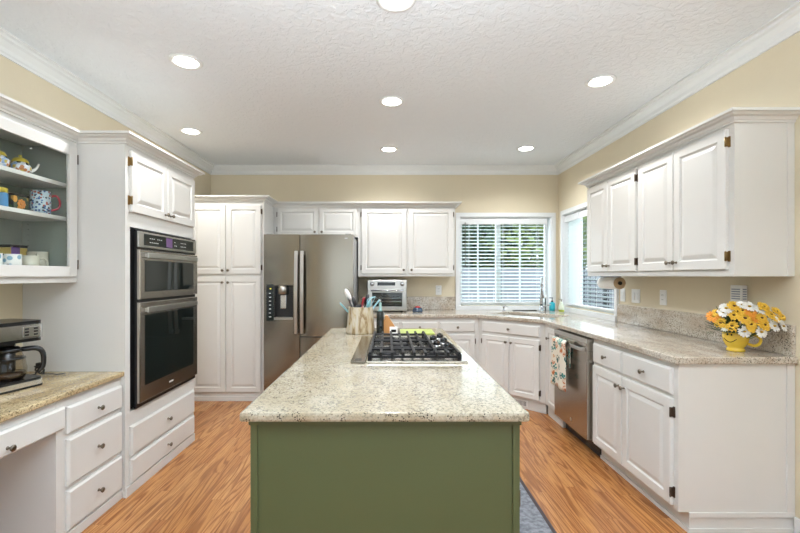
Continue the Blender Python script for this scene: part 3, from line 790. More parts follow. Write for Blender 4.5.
# ---- paper towels
t = thing('paper_towel_roll', (1.93, 3.46, 1.20), 'paper towel roll on a holder under the far right wall cabinet', 'paper towels', -PI/2)
M['paper'] = plain('white_paper', (.84, .83, .80), .9, bump=.2); M['kraft'] = plain('tan_cardboard', (.48, .34, .20), .8)
MB().lathe([(.052, -.27), (.052, 0)], (0, 0, .070), axis='X', n=24).build('roll', 'paper', t)
MB().lathe([(.050, .0005), (.050, .003), (.022, .0035)], (0, 0, .070), axis='X', n=24).build('cardboard_end', 'kraft', t)
MB().lathe([(.016, .003), (.016, .014), (.010, .016)], (0, 0, .070), axis='X', n=14).build('end_knob', 'black', t)
MB().box(-.285, -.275, -.012, .012, .06, .1275).box(-.285, .010, -.010, .010, .122, .1275).build('bracket', 'black', t)

# ---- dish towel on dishwasher handle
def towelmat():
    m, t, p = newmat('leaf_print_towel'); co = t.nodes.new('ShaderNodeTexCoord')
    vo = t.nodes.new('ShaderNodeTexVoronoi'); vo.inputs['Scale'].default_value = 19; vo.inputs['Randomness'].default_value = .9
    t.links.new(co.outputs['Object'], vo.inputs['Vector'])
    r = ramp(t, [(.52, (1, 1, 1)), (.56, (0, 0, 0))]); t.links.new(vo.outputs['Distance'], r.inputs[0])
    sr = t.nodes.new('ShaderNodeSeparateColor'); t.links.new(vo.outputs['Color'], sr.inputs[0])
    r2 = ramp(t, [(0, (.02, .20, .18)), (.3, (.03, .28, .24)), (.5, (.50, .16, .05)), (.7, (.02, .10, .09)), (.9, (.55, .28, .10))]); r2.color_ramp.interpolation = 'CONSTANT'
    t.links.new(sr.outputs[0], r2.inputs[0])
    n = t.nodes.new('ShaderNodeTexNoise'); n.inputs['Scale'].default_value = 70; t.links.new(co.outputs['Object'], n.inputs[0])
    rn = ramp(t, [(.44, (0, 0, 0)), (.50, (1, 1, 1))]); t.links.new(n.outputs['Fac'], rn.inputs[0])
    f = mixc(t, 1.0, r.outputs[0], rn.outputs[0], 'MULTIPLY')
    t.links.new(mixc(t, f, (.72, .67, .56), r2.outputs[0]), p.inputs['Base Color']); p.inputs['Roughness'].default_value = .9
    return m
M['towel'] = towelmat()
def towel():
    nx, nz = 22, 30; x0, x1 = .10, .35
    vs = []; fs = []
    prof = []
    for j in range(nz+1):
        f = j/nz
        if f < .42: prof.append((-.012-.000, .80-(.42-f)/.42*.20, 0))       # behind the bar
        elif f < .50:
            a = PI*(f-.42)/.08; prof.append((-.030+.016*math.cos(a), .802+.014*math.sin(a), .2))
        else: prof.append((-.048-.006*(f-.5), .80-(f-.5)/.5*.385, 1))
    for i in range(nx+1):
        fx_ = i/nx
        for j, (y, z, k_) in enumerate(prof):
            wv = .010*math.sin(fx_*9.5+1)*max(0, k_)*min(1, (.82-z)*6)
            if k_ == 0: wv = 0
            vs.append((x0+(x1-x0)*fx_+(.02*(fx_-.5))*(j/nz)*k_, min(y-wv*.8-.008*k_, -.0375) if k_ == 1 else y, z))
    m_ = nz+1
    for i in range(nx):
        for j in range(nz): fs.append((i*m_+j, (i+1)*m_+j, (i+1)*m_+j+1, i*m_+j+1))
    ob = MB().add(vs, fs, 0, True).build('dish_towel', 'towel', loc=(1.456, 3.636, 0), rot=(0, 0, -PI/2))
    md = ob.modifiers.new('thick', 'SOLIDIFY'); md.thickness = .002; md.offset = 0
    tag(ob, 'cream dish towel with green and orange leaf print hanging on the dishwasher', 'towel')
towel()

# ---- island
t = thing('kitchen_island', (-.428, 1.29, 0), 'green painted kitchen island in the middle of the floor', 'island')
w = .838; L = 3.29-1.29
MB().box(.006, w-.006, .006, L, .0, .883).build('cabinet_body', 'green', t)
for x0 in (0, w-.022): MB().box(x0, x0+.022, 0, .03, 0, .883, bev=.002).build('corner_stile', 'green', t)
MB().box(-.004, w+.004, -.006, .0055, .868, .883, bev=.002).build('top_rail', 'green', t)
tt = MB
# drawers and doors on the right side (facing +X)
sub = bpy.data.objects.new('drawer_bank', None); COL.objects.link(sub); sub.parent = t; sub.location = (w-.006, 0, 0); sub.rotation_euler = (0, 0, PI/2)
for i in range(3):
    x0 = .06+i*.63
    drawer(sub, x0, x0+.60, .70, .85, 'green', knob=True)
    door(sub, x0, x0+.297, .10, .68, (x0+.267, .62), 'l', 'green'); door(sub, x0+.303, x0+.60, .10, .68, (x0+.333, .62), 'r', 'green')
for ch in [c for c in bpy.data.objects if c.parent == sub]:
    ch.parent = t; ch.location = sub.location; ch.rotation_euler = (0, 0, PI/2)
bpy.data.objects.remove(sub)
ct = MB().box(-.454, .433, 1.261, 3.32, .884, .914).build('island_countertop', 'granite', bevel=.009)
tag(ct, 'cream speckled granite countertop on the green island', 'countertop')
# ---- cooktop
t = thing('gas_cooktop', (0, 0, .914), 'stainless steel gas cooktop with black iron grates on the island', 'cooktop')
M['steelb'] = steel('satin_steel', (.78, .76, .70), .18)
MB().box(-.105, .385, 1.975, 2.80, .0, .012, bev=.006).build('tray', 'steelb', t)
dv = MB().box(-.178, -.108, 1.965, 2.80, 0, .010, bev=.004).build('downdraft_vent', 'steel', t)
vs_ = MB()
MB().box(-.160, -.128, 2.0, 2.045, .0101, .0108).build('logo', 'black', dv)
def grate(x0, x1, y0, y1, n):
    g = MB(); b = .0065
    z0, z1 = .020, .048
    for yy in (y0, y1): g.box(x0, x1, yy-b, yy+b, z0, z0+.012)
    for xx in (x0, x1): g.box(xx-b, xx+b, y0, y1, z0, z0+.012)
    for xx in (x0, x1):
        for yy in (y0, y1): g.box(xx-.010, xx+.010, yy-.010, yy+.010, .0121, .040, bev=.003)
    for i in range(n):
        xx = x0+(x1-x0)*i/(n-1)
        ends = [(y0, y0+(y1-y0)*.40), (y0+(y1-y0)*.60, y1)] if 0 < i < n-1 and i % 2 else [(y0, y1)]
        for a_, c_ in ends: g.box(xx-b, xx+b, a_, c_, z1-.010, z1)
        g.box(xx-b, xx+b, y0-b, y0+b*1.6, z0+.01, z1).box(xx-b, xx+b, y1-b*1.6, y1+b, z0+.01, z1)
    g.box(x0, x1, (y0+y1)/2-b, (y0+y1)/2+b, z1-.012, z1-.002)
    g.build('grate', 'iron', t, bevel=.0015)
grate(-.088, .345, 2.005, 2.235, 9)
grate(-.088, .235, 2.255, 2.505, 7)
grate(-.088, .235, 2.525, 2.775, 7)
for x_, y_, r_ in ((.0, 2.12, .045), (.25, 2.12, .040), (.07, 2.38, .05), (.0, 2.65, .038), (.17, 2.65, .035)):
    b_ = MB().lathe([(r_*1.3, .0121), (r_*1.3, .016), (r_, .018), (r_, .024), (r_*.9, .028)], (x_, y_, 0), n=20).build('burner', 'iron', t)
for x_, y_ in ((.335, 2.68), (.335, 2.50), (.335, 2.32), (.283, 2.59), (.283, 2.41)):
    kb = MB().lathe([(.030, .0121), (.030, .016), (.024, .018)], (x_, y_, 0), n=20).build('knob_ring', 'chrome', t)
    MB().lathe([(.023, .018), (.020, .040), (.016, .043)], (x_, y_, 0), n=16).box(x_-.004, x_+.004, y_-.019, y_+.019, .043, .048).build('knob', 'black', kb)

# ---- things on the island beyond the cooktop
def crockmat():
    m, t, p = newmat('marbled_stone'); co = t.nodes.new('ShaderNodeTexCoord'); mp = t.nodes.new('ShaderNodeMapping'); mp.inputs['Scale'].default_value = (1, 1, .25)
    n = t.nodes.new('ShaderNodeTexNoise'); n.inputs['Scale'].default_value = 26; n.inputs['Detail'].default_value = 6; n.inputs['Distortion'].default_value = .8
    t.links.new(co.outputs['Object'], mp.inputs[0]); t.links.new(mp.outputs[0], n.inputs[0])
    r = ramp(t, [(.38, (.58, .54, .46)), (.54, (.50, .41, .27)), (.62, (.26, .17, .08)), (.72, (.52, .46, .37))]); t.links.new(n.outputs['Fac'], r.inputs[0])
    t.links.new(r.outputs[0], p.inputs['Base Color']); p.inputs['Roughness'].default_value = .18
    return m
M['crock'] = crockmat()
cx, cy = -.20, 3.03
cr = MB().lathe([(.102, 0), (.104, .01), (.097, .10), (.090, .185), (.091, .192), (.084, .192), (.083, .18), (.088, .02)], n=28).build('utensil_crock', 'crock', loc=(cx, cy, .9145))
tag(cr, 'marbled stone crock full of cooking utensils on the far end of the island', 'crock')
cols = {'white': (.78, .75, .72), 'teal': (.16, .36, .40), 'blue': (.35, .58, .66), 'blk': (.015, .015, .018), 'redu': (.45, .02, .03), 'wood': (.50, .25, .08)}
for k, c in cols.items(): M['u_'+k] = plain('utensil_'+k, c, .4)
def utensil(name, base, tip, head, matn, label, hs=1.0):
    bx, by = base; B = Vector((cx+bx, cy+by, .93)); T = Vector((cx+tip[0], cy+tip[1], .9145+tip[2]))
    t = thing(name, B, label, 'utensil')
    d = T-B; mm = 'u_'+matn
    MB().tube([(0, 0, 0), d*.82], [.0065, .0065]).build('handle', mm, t)
    zq = d.normalized(); rot = zq.to_track_quat('Z', 'Y').to_matrix().to_4x4()
    P = d*.82; L_ = d.length*.18+.03*hs
    g = MB()
    if head == 'spoon':
        g.sphere((0, 0, L_*.5), .034*hs, 1, .45, 1.3, n=14)
    elif head == 'spatula':
        g.box(-.036*hs, .036*hs, -.004, .004, 0, .085*hs, bev=.003)
    elif head == 'ladle':
        g.lathe([(.008, 0), (.026*hs, .012), (.032*hs, .035), (.029*hs, .036), (.020*hs, .014)], n=16)
    elif head == 'turner':
        for i in range(5): g.box(-.026+i*.0115, -.020+i*.0115, -.0015, .0015, .01, .075)
        g.box(-.027, .027, -.0015, .0015, 0, .012).box(-.027, .027, -.0015, .0015, .072, .082)
    elif head == 'whisk':
        for k in range(5):
            a = PI*k/5; g.tube([(0, 0, 0)]+[(.032*math.sin(PI*s/8)*math.cos(a)*hs, .032*math.sin(PI*s/8)*math.sin(a)*hs, .09*s/8) for s in range(1, 9)], .0024, n=5)
    g2 = MB(); g2.v = [tuple((rot @ Vector(v))+P) for v in g.v]; g2.f = g.f; g2.m = g.m; g2.sm = g.sm
    g2.build('head', mm, t)
utensil('spoon', (.03, 0), (-.095, .0, .285), 'spoon', 'white', 'white spoon leaning out at the left side of the utensil crock', 1.15)
utensil('spatula', (.04, -.02), (-.118, -.03, .19), 'spatula', 'teal', 'dull teal spatula leaning low over the left rim of the crock')
utensil('slotted_turner', (.01, -.03), (-.075, -.03, .225), 'turner', 'blk', 'black slotted turner just right of the white spoon in the crock')
utensil('spoon', (.0, .03), (-.055, .03, .225), 'spoon', 'redu', 'red spoon in the left half of the utensil crock', .9)
utensil('ladle', (0, -.03), (-.020, -.045, .205), 'ladle', 'blk', 'black ladle in the middle of the utensil crock')
utensil('spatula', (-.03, 0), (.022, -.01, .235), 'spatula', 'redu', 'red spatula right of the middle of the utensil crock', .75)
utensil('spoon', (-.02, .04), (.045, .04, .250), 'spoon', 'blk', 'black spoon standing behind the pale blue whisk in the crock')
utensil('spoon', (.02, -.04), (-.045, -.05, .235), 'spoon', 'blk', 'black spoon in front of the red spoon in the crock', .95)
utensil('spoon', (-.01, -.04), (.062, -.05, .215), 'spoon', 'teal', 'teal spoon at the front right of the crock', .9)
utensil('whisk', (-.03, -.02), (.085, -.03, .225), 'whisk', 'blue', 'pale blue whisk leaning right in the utensil crock', 1.2)
utensil('spatula', (-.03, .02), (.125, .03, .225), 'spatula', 'blue', 'pale blue spatula leaning furthest right in the crock', .8)
t = thing('oil_bottle', (-.057, 3.02, .9145), 'slim dark bottle with clear glass neck, right of the utensil crock', 'bottle')
MB().lathe([(.026, 0), (.027, .01), (.027, .15), (.022, .158)], n=18).build('dark_body', 'glassblack', t)
MB().lathe([(.018, .1585), (.010, .175), (.010, .215), (.012, .22)], n=14).build('neck', plain('pale_teal_glass', (.35, .52, .52), .1), t)
MB().lathe([(.006, .2205), (.006, .24), (.004, .243)], n=10).build('pourer', 'chrome', t)
t = thing('napkin_holder', (.012, 3.06, .9145), 'small slanted wooden block beside the dark bottle on the island', 'holder')
M['wood'] = plain('orange_wood', (.52, .25, .08), .4, var=.15)
MB().prism_y([(-.035, 0), (.055, 0), (.055, .02), (-.015, .125), (-.035, .125)], -.035, .035).build('block', 'wood', t)
MB().prism_y([(-.052, 0), (-.0355, 0), (-.0355, .10), (-.052, .085)], -.035, .035).build('side_board', 'wood', t)
t = thing('spice_box', (.040, 2.975, .9145), 'little white box with a dark label in front of the wooden block', 'box')
MB().box(-.028, .028, -.018, .018, 0, .050, bev=.002).build('carton', 'whiteplastic', t)
MB().box(-.018, .018, -.0188, -.0181, .014, .034).build('label', 'black', t)
b_ = MB().box(.09, .33, 2.93, 3.16, .9145, .9265, bev=.004).build('cutting_board', plain('lime_green_board', (.42, .50, .12), .4)); tag(b_, 'lime green cutting board lying behind the cooktop on the island', 'cutting board')

# ---- rug
def rugmat():
    m, t, p = newmat('grey_blue_rug'); co = t.nodes.new('ShaderNodeTexCoord'); n = t.nodes.new('ShaderNodeTexNoise'); n.inputs['Scale'].default_value = 45; n.inputs['Detail'].default_value = 6
    t.links.new(co.outputs['Object'], n.inputs[0]); r = ramp(t, [(.35, (.13, .14, .16)), (.65, (.27, .28, .31))]); t.links.new(n.outputs['Fac'], r.inputs[0])
    t.links.new(r.outputs[0], p.inputs['Base Color']); p.inputs['Roughness'].default_value = .95; return m
M['rug'] = rugmat(); M['rugedge'] = plain('dark_rug_binding', (.06, .045, .045), .9)
t = thing('rug', (.46, 1.25, 0), 'grey blue floor mat with dark edge beside the island', 'rug')
MB().box(.022, .388, .022, 1.58, .0005, .009).build('pile', 'rug', t)
MB().box(0, .022, 0, 1.60, .0005, .010, bev=.003).box(.388, .41, 0, 1.60, .0005, .010, bev=.003).box(.022, .388, 0, .022, .0005, .010, bev=.003).box(.022, .388, 1.58, 1.60, .0005, .010, bev=.003).build('binding', 'rugedge', t)

# ---- coffee maker (faces +X)
t = thing('coffee_maker', (-1.955, 2.10, .761), 'black and chrome drip coffee maker with glass carafe on the desk', 'coffee maker', PI/2-.25)
def stad(x0, x1, y0, y1, r, k=6):
    c = Vector(((x0+x1)/2, (y0+y1)/2)); return rrect(c, Vector((1, 0)), Vector((0, 1)), (x1-x0)/2, (y1-y0)/2, r, k)
M['chromeband'] = plain('brushed_chrome_band', (.72, .73, .75), .18, 1)
MB().prism(stad(-.12, .12, -.13, .12, .035), 0, .010).prism(stad(-.115, .115, -.125, .115, .035), .034, .046).build('base', 'black', t)
MB().prism(stad(-.119, .119, -.129, .119, .035), .0101, .0339).build('base_band', 'chromeband', t)
MB().prism(stad(-.10, .10, .04, .115, .02), .0461, .235).build('water_tank', 'black', t)
MB().prism(stad(-.115, .115, -.125, .12, .035), .235, .252).prism(stad(-.115, .115, -.125, .12, .035), .322, .34).build('brew_head', 'black', t)
hb = MB().prism(stad(-.120, .120, -.130, .122, .035), .2521, .3219).build('head_band', 'chromeband', t)
MB().box(.01, .085, -.1325, -.1302, .262, .312, bev=.001).build('display_panel', 'steel_light', hb)
bt = MB()
for i in range(2):
    for j in range(3): bt.box(.016+i*.042, .034+i*.042, -.1345, -.1326, .268+j*.015, .275+j*.015)
bt.build('buttons', 'black', hb)
cf = MB().lathe([(.060, .047), (.072, .07), (.074, .10), (.066, .15), (.052, .185)], (0, -.045, 0), n=24, cap=False).build('carafe', 'carafe', t)
MB().lathe([(.053, .1851), (.055, .20), (.04, .212), (.01, .215)], (0, -.045, 0), n=24).build('carafe_lid', 'black', cf)
MB().lathe([(.068, .150), (.068, .158)], (0, -.045, 0), n=24).build('carafe_collar', 'black', cf)
MB().lathe([(.055, .0472), (.068, .068), (.069, .085), (.001, .086)], (0, -.045, 0), n=24).build('coffee', plain('dark_coffee', (.03, .015, .006), .1), cf)
MB().tube([(.04, -.075, .195), (.085, -.115, .195), (.105, -.130, .165), (.105, -.130, .10), (.09, -.118, .075)], [.012, .013, .012, .011, .010], n=8).build('carafe_handle', 'black', cf)
t = MB()
pts = []
for i in range(60):
    a = i*.55; pts.append((.022*math.cos(a)+random.uniform(-.004, .004), .016*math.sin(a)+.0*i, .010+.045*abs(math.sin(i*.21))))
t.tube(pts, .0035, n=6).tube([(.02, 0, .01), (.06, .02, .006), (.09, .01, .006), (.12, .03, .006)], .003, n=6).tube([(-.02, 0, .01), (-.06, -.06, .006), (-.10, -.10, .006)], .003, n=6)
t.box(-.014, .014, -.012, .012, .052, .075, bev=.003)
ob = t.build('power_cord', 'cord', loc=(-1.99, 2.37, .7605)); tag(ob, 'black power cord bundled up on the desk beside the coffee maker', 'cord')

# ---- contents of the display cabinet
def cup(name, loc, r, h, mats, hdir, label, hmat, rb=None, handle=True, group=None):
    rb = rb or r*.9
    t = thing(name, loc, label, 'mug' if handle else 'cup', hdir, group)
    MB().lathe([(rb, 0), (r*.97, h*.3), (r, h), (r-.004, h), (r-.006, h*.3), (rb-.005, .006)], n=24).build('body', mats, t)
    if handle:
        MB().tube([(r*.9, 0, h*.82), (r+.022, 0, h*.86), (r+.037, 0, h*.62), (r+.030, 0, h*.34), (r*.92, 0, h*.20)], .0058, n=8).build('handle', hmat, t)
    return t
def printmat(name, base, cols, scale=30, thr=.5):
    m, t, p = newmat(name); co = t.nodes.new('ShaderNodeTexCoord')
    vo = t.nodes.new('ShaderNodeTexVoronoi'); vo.inputs['Scale'].default_value = scale; t.links.new(co.outputs['Object'], vo.inputs['Vector'])
    sr = t.nodes.new('ShaderNodeSeparateColor'); t.links.new(vo.outputs['Color'], sr.inputs[0])
    st = [(i/len(cols), c) for i, c in enumerate(cols)]; r = ramp(t, st); r.color_ramp.interpolation = 'CONSTANT'; t.links.new(sr.outputs[0], r.inputs[0])
    r2 = ramp(t, [(thr-.05, (1, 1, 1)), (thr+.05, (0, 0, 0))]); t.links.new(vo.outputs['Distance'], r2.inputs[0])
    t.links.new(mixc(t, r2.outputs[0], base, r.outputs[0]), p.inputs['Base Color']); p.inputs['Roughness'].default_value = .2
    return m
M['ceramic_white'] = plain('white_ceramic', (.62, .61, .57), .15); M['ceramic_cream'] = plain('cream_ceramic', (.56, .53, .42), .15)
M['redcer'] = plain('red_ceramic', (.42, .01, .03), .15)
M['print_blue'] = printmat('blue_white_print', (.55, .68, .74), [(.05, .12, .30), (.55, .65, .70), (.05, .07, .10), (.40, .08, .05)], 80, .5)
M['print_pot'] = printmat('teapot_print', (.60, .62, .66), [(.50, .36, .06), (.03, .03, .03), (.25, .36, .55), (.6, .6, .6), (.45, .16, .05)], 60, .6)
M['print_tin'] = printmat('tin_print', (.05, .07, .04), [(.60, .30, .06), (.10, .16, .06), (.05, .05, .04), (.5, .35, .1)], 30, .5)
M['print_swirl'] = printmat('swirl_print', (.78, .77, .73), [(.04, .04, .05), (.78, .77, .73), (.2, .35, .45)], 34, .40)
M['yellow'] = plain('yellow_enamel', (.62, .48, .05), .3); M['bluecan'] = plain('blue_tin', (.06, .22, .42), .3)
cup('mug', (-1.972, 2.355, 1.678), .050, .132, 'print_blue', .8, 'tall blue and white printed mug with a red handle on the middle shelf', 'redcer', .046)
cup('mug', (-2.030, 2.405, 1.345), .050, .125, 'ceramic_cream', -.9, 'tall plain cream mug at the right end of the bottom shelf', 'ceramic_cream', .040)
cup('mug', (-1.945, 2.255, 1.345), .040, .095, 'ceramic_cream', 1.0, 'short cream mug in front of the tall cream mug', 'ceramic_cream', .035)
cup('mug', (-1.950, 2.150, 1.345), .042, .098, 'print_swirl', -2.6, 'white mug with dark swirls beside the short cream mug', 'ceramic_white', .040)
cup('mug', (-1.955, 2.045, 1.345), .042, .098, 'print_swirl', -2.6, 'white swirl-printed mug at the left edge of the photo', 'ceramic_white', .040)
t = thing('gift_tin', (-2.120, 2.345, 1.345), 'purple and gold tin with a black lid at the back of the bottom shelf', 'tin')
M['purple'] = plain('purple_lacquer', (.14, .05, .30), .3); M['gold'] = plain('gold_lacquer', (.62, .45, .12), .3)
MB().box(-.036, .036, -.05, .05, 0, .145, bev=.003).build('body', 'purple', t); MB().box(.0365, .0375, .005, .0505, .0, .144).box(-.036, .0365, -.0515, -.0505, .0, .144).build('gold_band', 'gold', t)
MB().box(-.039, .039, -.054, .054, .1455, .160, bev=.003).build('lid', 'black', t)
t = thing('flower_tin', (-2.0, 2.225, 1.6775), 'dark square tin with an orange flower on the middle shelf', 'tin')
MB().box(-.035, .035, -.045, .045, 0, .078, bev=.004).build('body', 'print_tin', t); MB().box(-.037, .037, -.047, .047, .0785, .09, bev=.003).build('lid', 'black', t)
fl = MB()
for i in range(8):
    a = 2*PI*i/8; fl.sphere((.0362, .018*math.cos(a), .038+.018*math.sin(a)), .009, .25, 1, 1, n=8)
fl.sphere((.037, 0, .038), .010, .3, 1, 1, n=8); fl.build('flower_emblem', plain('orange_enamel', (.6, .22, .03), .4), t)
t = thing('spice_jar', (-1.99, 2.135, 1.6775), 'small blue jar with a yellow lid on the middle shelf', 'jar')
MB().lathe([(.026, 0), (.028, .006), (.028, .075), (.024, .082)], n=18).build('body', 'bluecan', t); MB().lathe([(.027, .0825), (.027, .104), (.023, .107)], n=18).build('lid', 'yellow', t)
cup('cup', (-2.095, 2.30, 1.6775), .028, .07, 'print_blue', 0, 'tiny blue and white cup behind the dark flower tin', 'ceramic_white', .022, handle=False)
def teapot(loc, rz, label):
    t = thing('teapot', loc, label, 'teapot', rz, 'ceramic teapots on the top shelf')
    MB().lathe([(.026, 0), (.030, .004), (.046, .025), (.048, .045), (.036, .066)], n=20).build('body', 'print_pot', t)
    MB().lathe([(.037, .0665), (.037, .070), (.028, .086), (.008, .094), (.006, .098), (.009, .104), (.003, .108)], n=20).build('lid', 'yellow', t)
    MB().tube([(.040, 0, .025), (.065, 0, .045), (.078, 0, .075)], [.011, .007, .005]).build('spout', 'ceramic_white', t)
    MB().tube([(-.043, 0, .055), (-.068, 0, .060), (-.075, 0, .038), (-.062, 0, .020), (-.045, 0, .022)], .005).build('handle', 'ceramic_white', t)
teapot((-1.985, 2.24, 1.8755), .9, 'round yellow-lidded patterned teapot on the top shelf, the right of two')
teapot((-1.985, 2.11, 1.8755), 2.2, 'patterned teapot on the top shelf cut by the left edge of the photo')

# ---- smiley mug with flowers
mx_, my_ = 1.935, 2.31
t = thing('smiley_mug', (mx_, my_, .9145), 'yellow mug with a smiling face holding the bouquet on the right counter', 'mug', -.65)
t.scale = (.88, .88, .92)
M['ymug'] = plain('yellow_glazed_ceramic', (.78, .52, .05), .15)
prof = [(.046, 0), (.048, .004), (.046, .014), (.040, .020), (.052, .034), (.064, .060), (.069, .088), (.068, .114), (.064, .114), (.064, .088), (.058, .060), (.040, .030)]
body = MB().lathe(prof, n=32).build('body', 'ymug', t)
MB().tube([(.062, 0, .098), (.095, 0, .102), (.118, 0, .080), (.112, 0, .052), (.090, 0, .038), (.058, 0, .046)], .0085, n=10).build('handle', 'ymug', t)
fa = MB()
def rad(z):
    for i in range(3, 8):
        (r0, z0), (r1, z1) = prof[i], prof[i+1]
        if z0 <= z <= z1: return r0+(r1-r0)*(z-z0)/(z1-z0)
    return .068
def on(a, z, d=.0012):
    r = rad(z)+d; return (r*math.cos(a), r*math.sin(a), z)
fc = -PI/2-1.15+.65
fa.tube([on(fc-.52+1.04*i/12, .076-.020*math.sin(PI*i/12)) for i in range(13)], .0017, n=6)
for s_ in (-.17, .17):
    p = on(fc+s_, .101, .001); fa.sphere(p, .0055, .7, .7, 1.2, n=8)
fa.build('face_print', 'black', body)
def flower(loc, nrm, r, col, cen, nm, label, group, layers=1, npet=12):
    nrm = Vector(nrm).normalized()
    t = thing('flower', loc, label, 'flower', 0, group)
    rot = nrm.to_track_quat('Z', 'Y').to_matrix().to_4x4()
    g = MB()
    for l in range(layers):
        n = npet; rr = r*(1-.28*l)
        for i in range(n):
            a = 2*PI*i/n+.2*l+random.uniform(-.06, .06); w_ = rr*PI/n*.95
            zt_ = .10*r+l*.25*r+random.uniform(-.05, .12)*r
            c_, s__ = math.cos(a), math.sin(a)
            def P(u_, v_, z_): return rot @ Vector((c_*u_-s__*v_, s__*u_+c_*v_, z_))
            th = .0008
            top = [P(.15*rr, -w_*.3, .06*r), P(.55*rr, -w_*.9, zt_), P(.92*rr, -w_*.6, zt_), P(rr, 0, zt_*.8), P(.92*rr, w_*.6, zt_), P(.55*rr, w_*.9, zt_), P(.15*rr, w_*.3, .06*r)]
            off = rot @ Vector((0, 0, th*2)); k = len(top)
            g.add([tuple(p) for p in top]+[tuple(p-off) for p in top], [tuple(range(k)), tuple(reversed(range(k, 2*k)))]+[(j, (j+1) % k, k+(j+1) % k, k+j) for j in range(k)])
    g.build('petals', col, t)
    c = MB().sphere(tuple(rot @ Vector((0, 0, .09*r+.002))), r*.24, 1, 1, .7, n=10); c.build('centre', cen, t)
    # stem into the mug
    e = Vector((mx_, my_, .955))-Vector(loc); e.x *= .94; e.y *= .94
    m1 = -nrm*.02
    MB().tube([(0, 0, 0), tuple(m1), tuple(e*.55+m1*.4), tuple(e)], .0018, n=5).build('stem', 'stem', t)
M['stem'] = plain('green_stem', (.05, .12, .03), .6); M['leaf'] = plain('dark_green_leaf', (.035, .07, .02), .6, var=.2)
M['pet_y'] = plain('yellow_petal', (.80, .50, .05), .6, var=.12); M['pet_o'] = plain('orange_petal', (.80, .33, .04), .6, var=.12); M['pet_w'] = plain('white_petal', (.80, .79, .74), .6)
M['cen_b'] = plain('brown_centre', (.10, .04, .01), .8); M['cen_y'] = plain('gold_centre', (.55, .35, .04), .8)
FC = Vector((mx_-.012, my_-.03, 1.078))
# (dx, dz) seen from the front, kind
spec = [(-.155, .03, 'o', .040), (-.13, -.005, 'y', .036), (-.10, .085, 'w', .038), (-.065, .10, 'y', .038), (-.075, .045, 'y', .034), (-.085, -.02, 'y', .036), (-.03, .03, 'y', .042), (.0, .065, 'o', .036), (.0, .10, 'w', .038), (.045, .085, 'w', .036),
        (-.005, -.005, 'y', .036), (.045, .035, 'y', .034), (.055, -.005, 'y', .040), (.065, .10, 'y', .036), (.09, .055, 'y', .034), (.125, .075, 'y', .032), (.135, .03, 'w', .036), (.105, -.01, 'w', .036), (.155, -.01, 'w', .034), (.150, .045, 'y', .028),
        (-.03, -.050, 'w', .036), (.045, -.048, 'w', .036), (-.115, -.03, 'w', .028), (-.115, .06, 'w', .034), (-.14, .055, 'y', .028), (.115, .035, 'y', .030), (.02, .03, 'o', .030), (-.03, .11, 'w', .03), (.0, -.03, 'y', .028), (-.035, .075, 'y', .026)]
desc = {'o': 'orange', 'y': 'yellow', 'w': 'white'}
def place(dx, dz):
    if dx > .075 and dz > .06: return 'at the upper right'
    if dx < -.07 and dz > .06: return 'at the upper left'
    if dz > .06: return 'at the top'
    if dx < -.12: return 'at the far left'
    if dx > .12: return 'at the far right'
    if dz < -.04: return 'hanging over the mug rim'
    if dx < -.05: return 'left of the middle'
    if dx > .05: return 'right of the middle'
    return 'in the middle'
seen = {}
for dx, dz, k_, r in spec:
    v = Vector((dx, 0, dz)); q = 1-(dx/.19)**2*.8-((dz)/.13)**2*.55
    dy = -.085*max(0, q)**.5*1.0 - .0
    x = FC.x+dx*.80; y = FC.y+dy-dx*.45; z = FC.z+dz*.88
    r *= .9
    x = min(x, XR-.05)
    nrm = (dx*3.0-.1, -.6+dy*2, dz*3.5+.35)
    pl = place(dx, dz); lab = f'{desc[k_]} daisy {pl} of the bouquet in the smiling mug'
    flower((x, y, z), nrm, r, 'pet_'+k_, 'cen_y' if k_ != 'y' else 'cen_b', k_, lab, f'{desc[k_]} daisies {pl} of the bouquet', 2 if k_ != 'w' else 1, 14 if k_ == 'w' else 12)
random.seed(11)
lf = MB()
for i in range(190):
    a = random.uniform(0, 2*PI); ph = random.uniform(-.2, 1.3); rr = random.uniform(.075, .128)
    c0 = Vector((FC.x-.01+rr*math.cos(a)*math.cos(ph)*1.05, FC.y+.02+rr*math.sin(a)*math.cos(ph)*.75, FC.z-.045+rr*math.sin(ph)*.95))
    d = (c0-Vector((mx_, my_, FC.z-.08))).normalized(); sde = d.cross(Vector((0, 0, 1))).normalized()*.009; up = sde.cross(d).normalized()*.0006
    tip = c0+d*.035
    if max(c0.x, tip.x) > XR-.01: continue
    vs = [c0-d*.012, c0+sde, tip, c0-sde]
    lf.add([tuple(p+up) for p in vs]+[tuple(p-up) for p in vs], [(0, 1, 2, 3), (7, 6, 5, 4), (0, 4, 5, 1), (1, 5, 6, 2), (2, 6, 7, 3), (3, 7, 4, 0)])
for i in range(24):
    a = random.uniform(0, 2*PI); rr = random.uniform(.05, .1)
    lf.tube([(mx_+.02*math.cos(a), my_+.02*math.sin(a), .95), (mx_+.045*math.cos(a), my_+.045*math.sin(a), 1.03), (FC.x-.01+rr*math.cos(a), FC.y+.02+rr*math.sin(a)*.7, 1.06)], .0015, n=4)
ob = lf.build('bouquet_greenery', 'leaf'); tag(ob, 'dark green leaves and stems among the daisies in the smiling mug', 'leaves', kind='stuff')

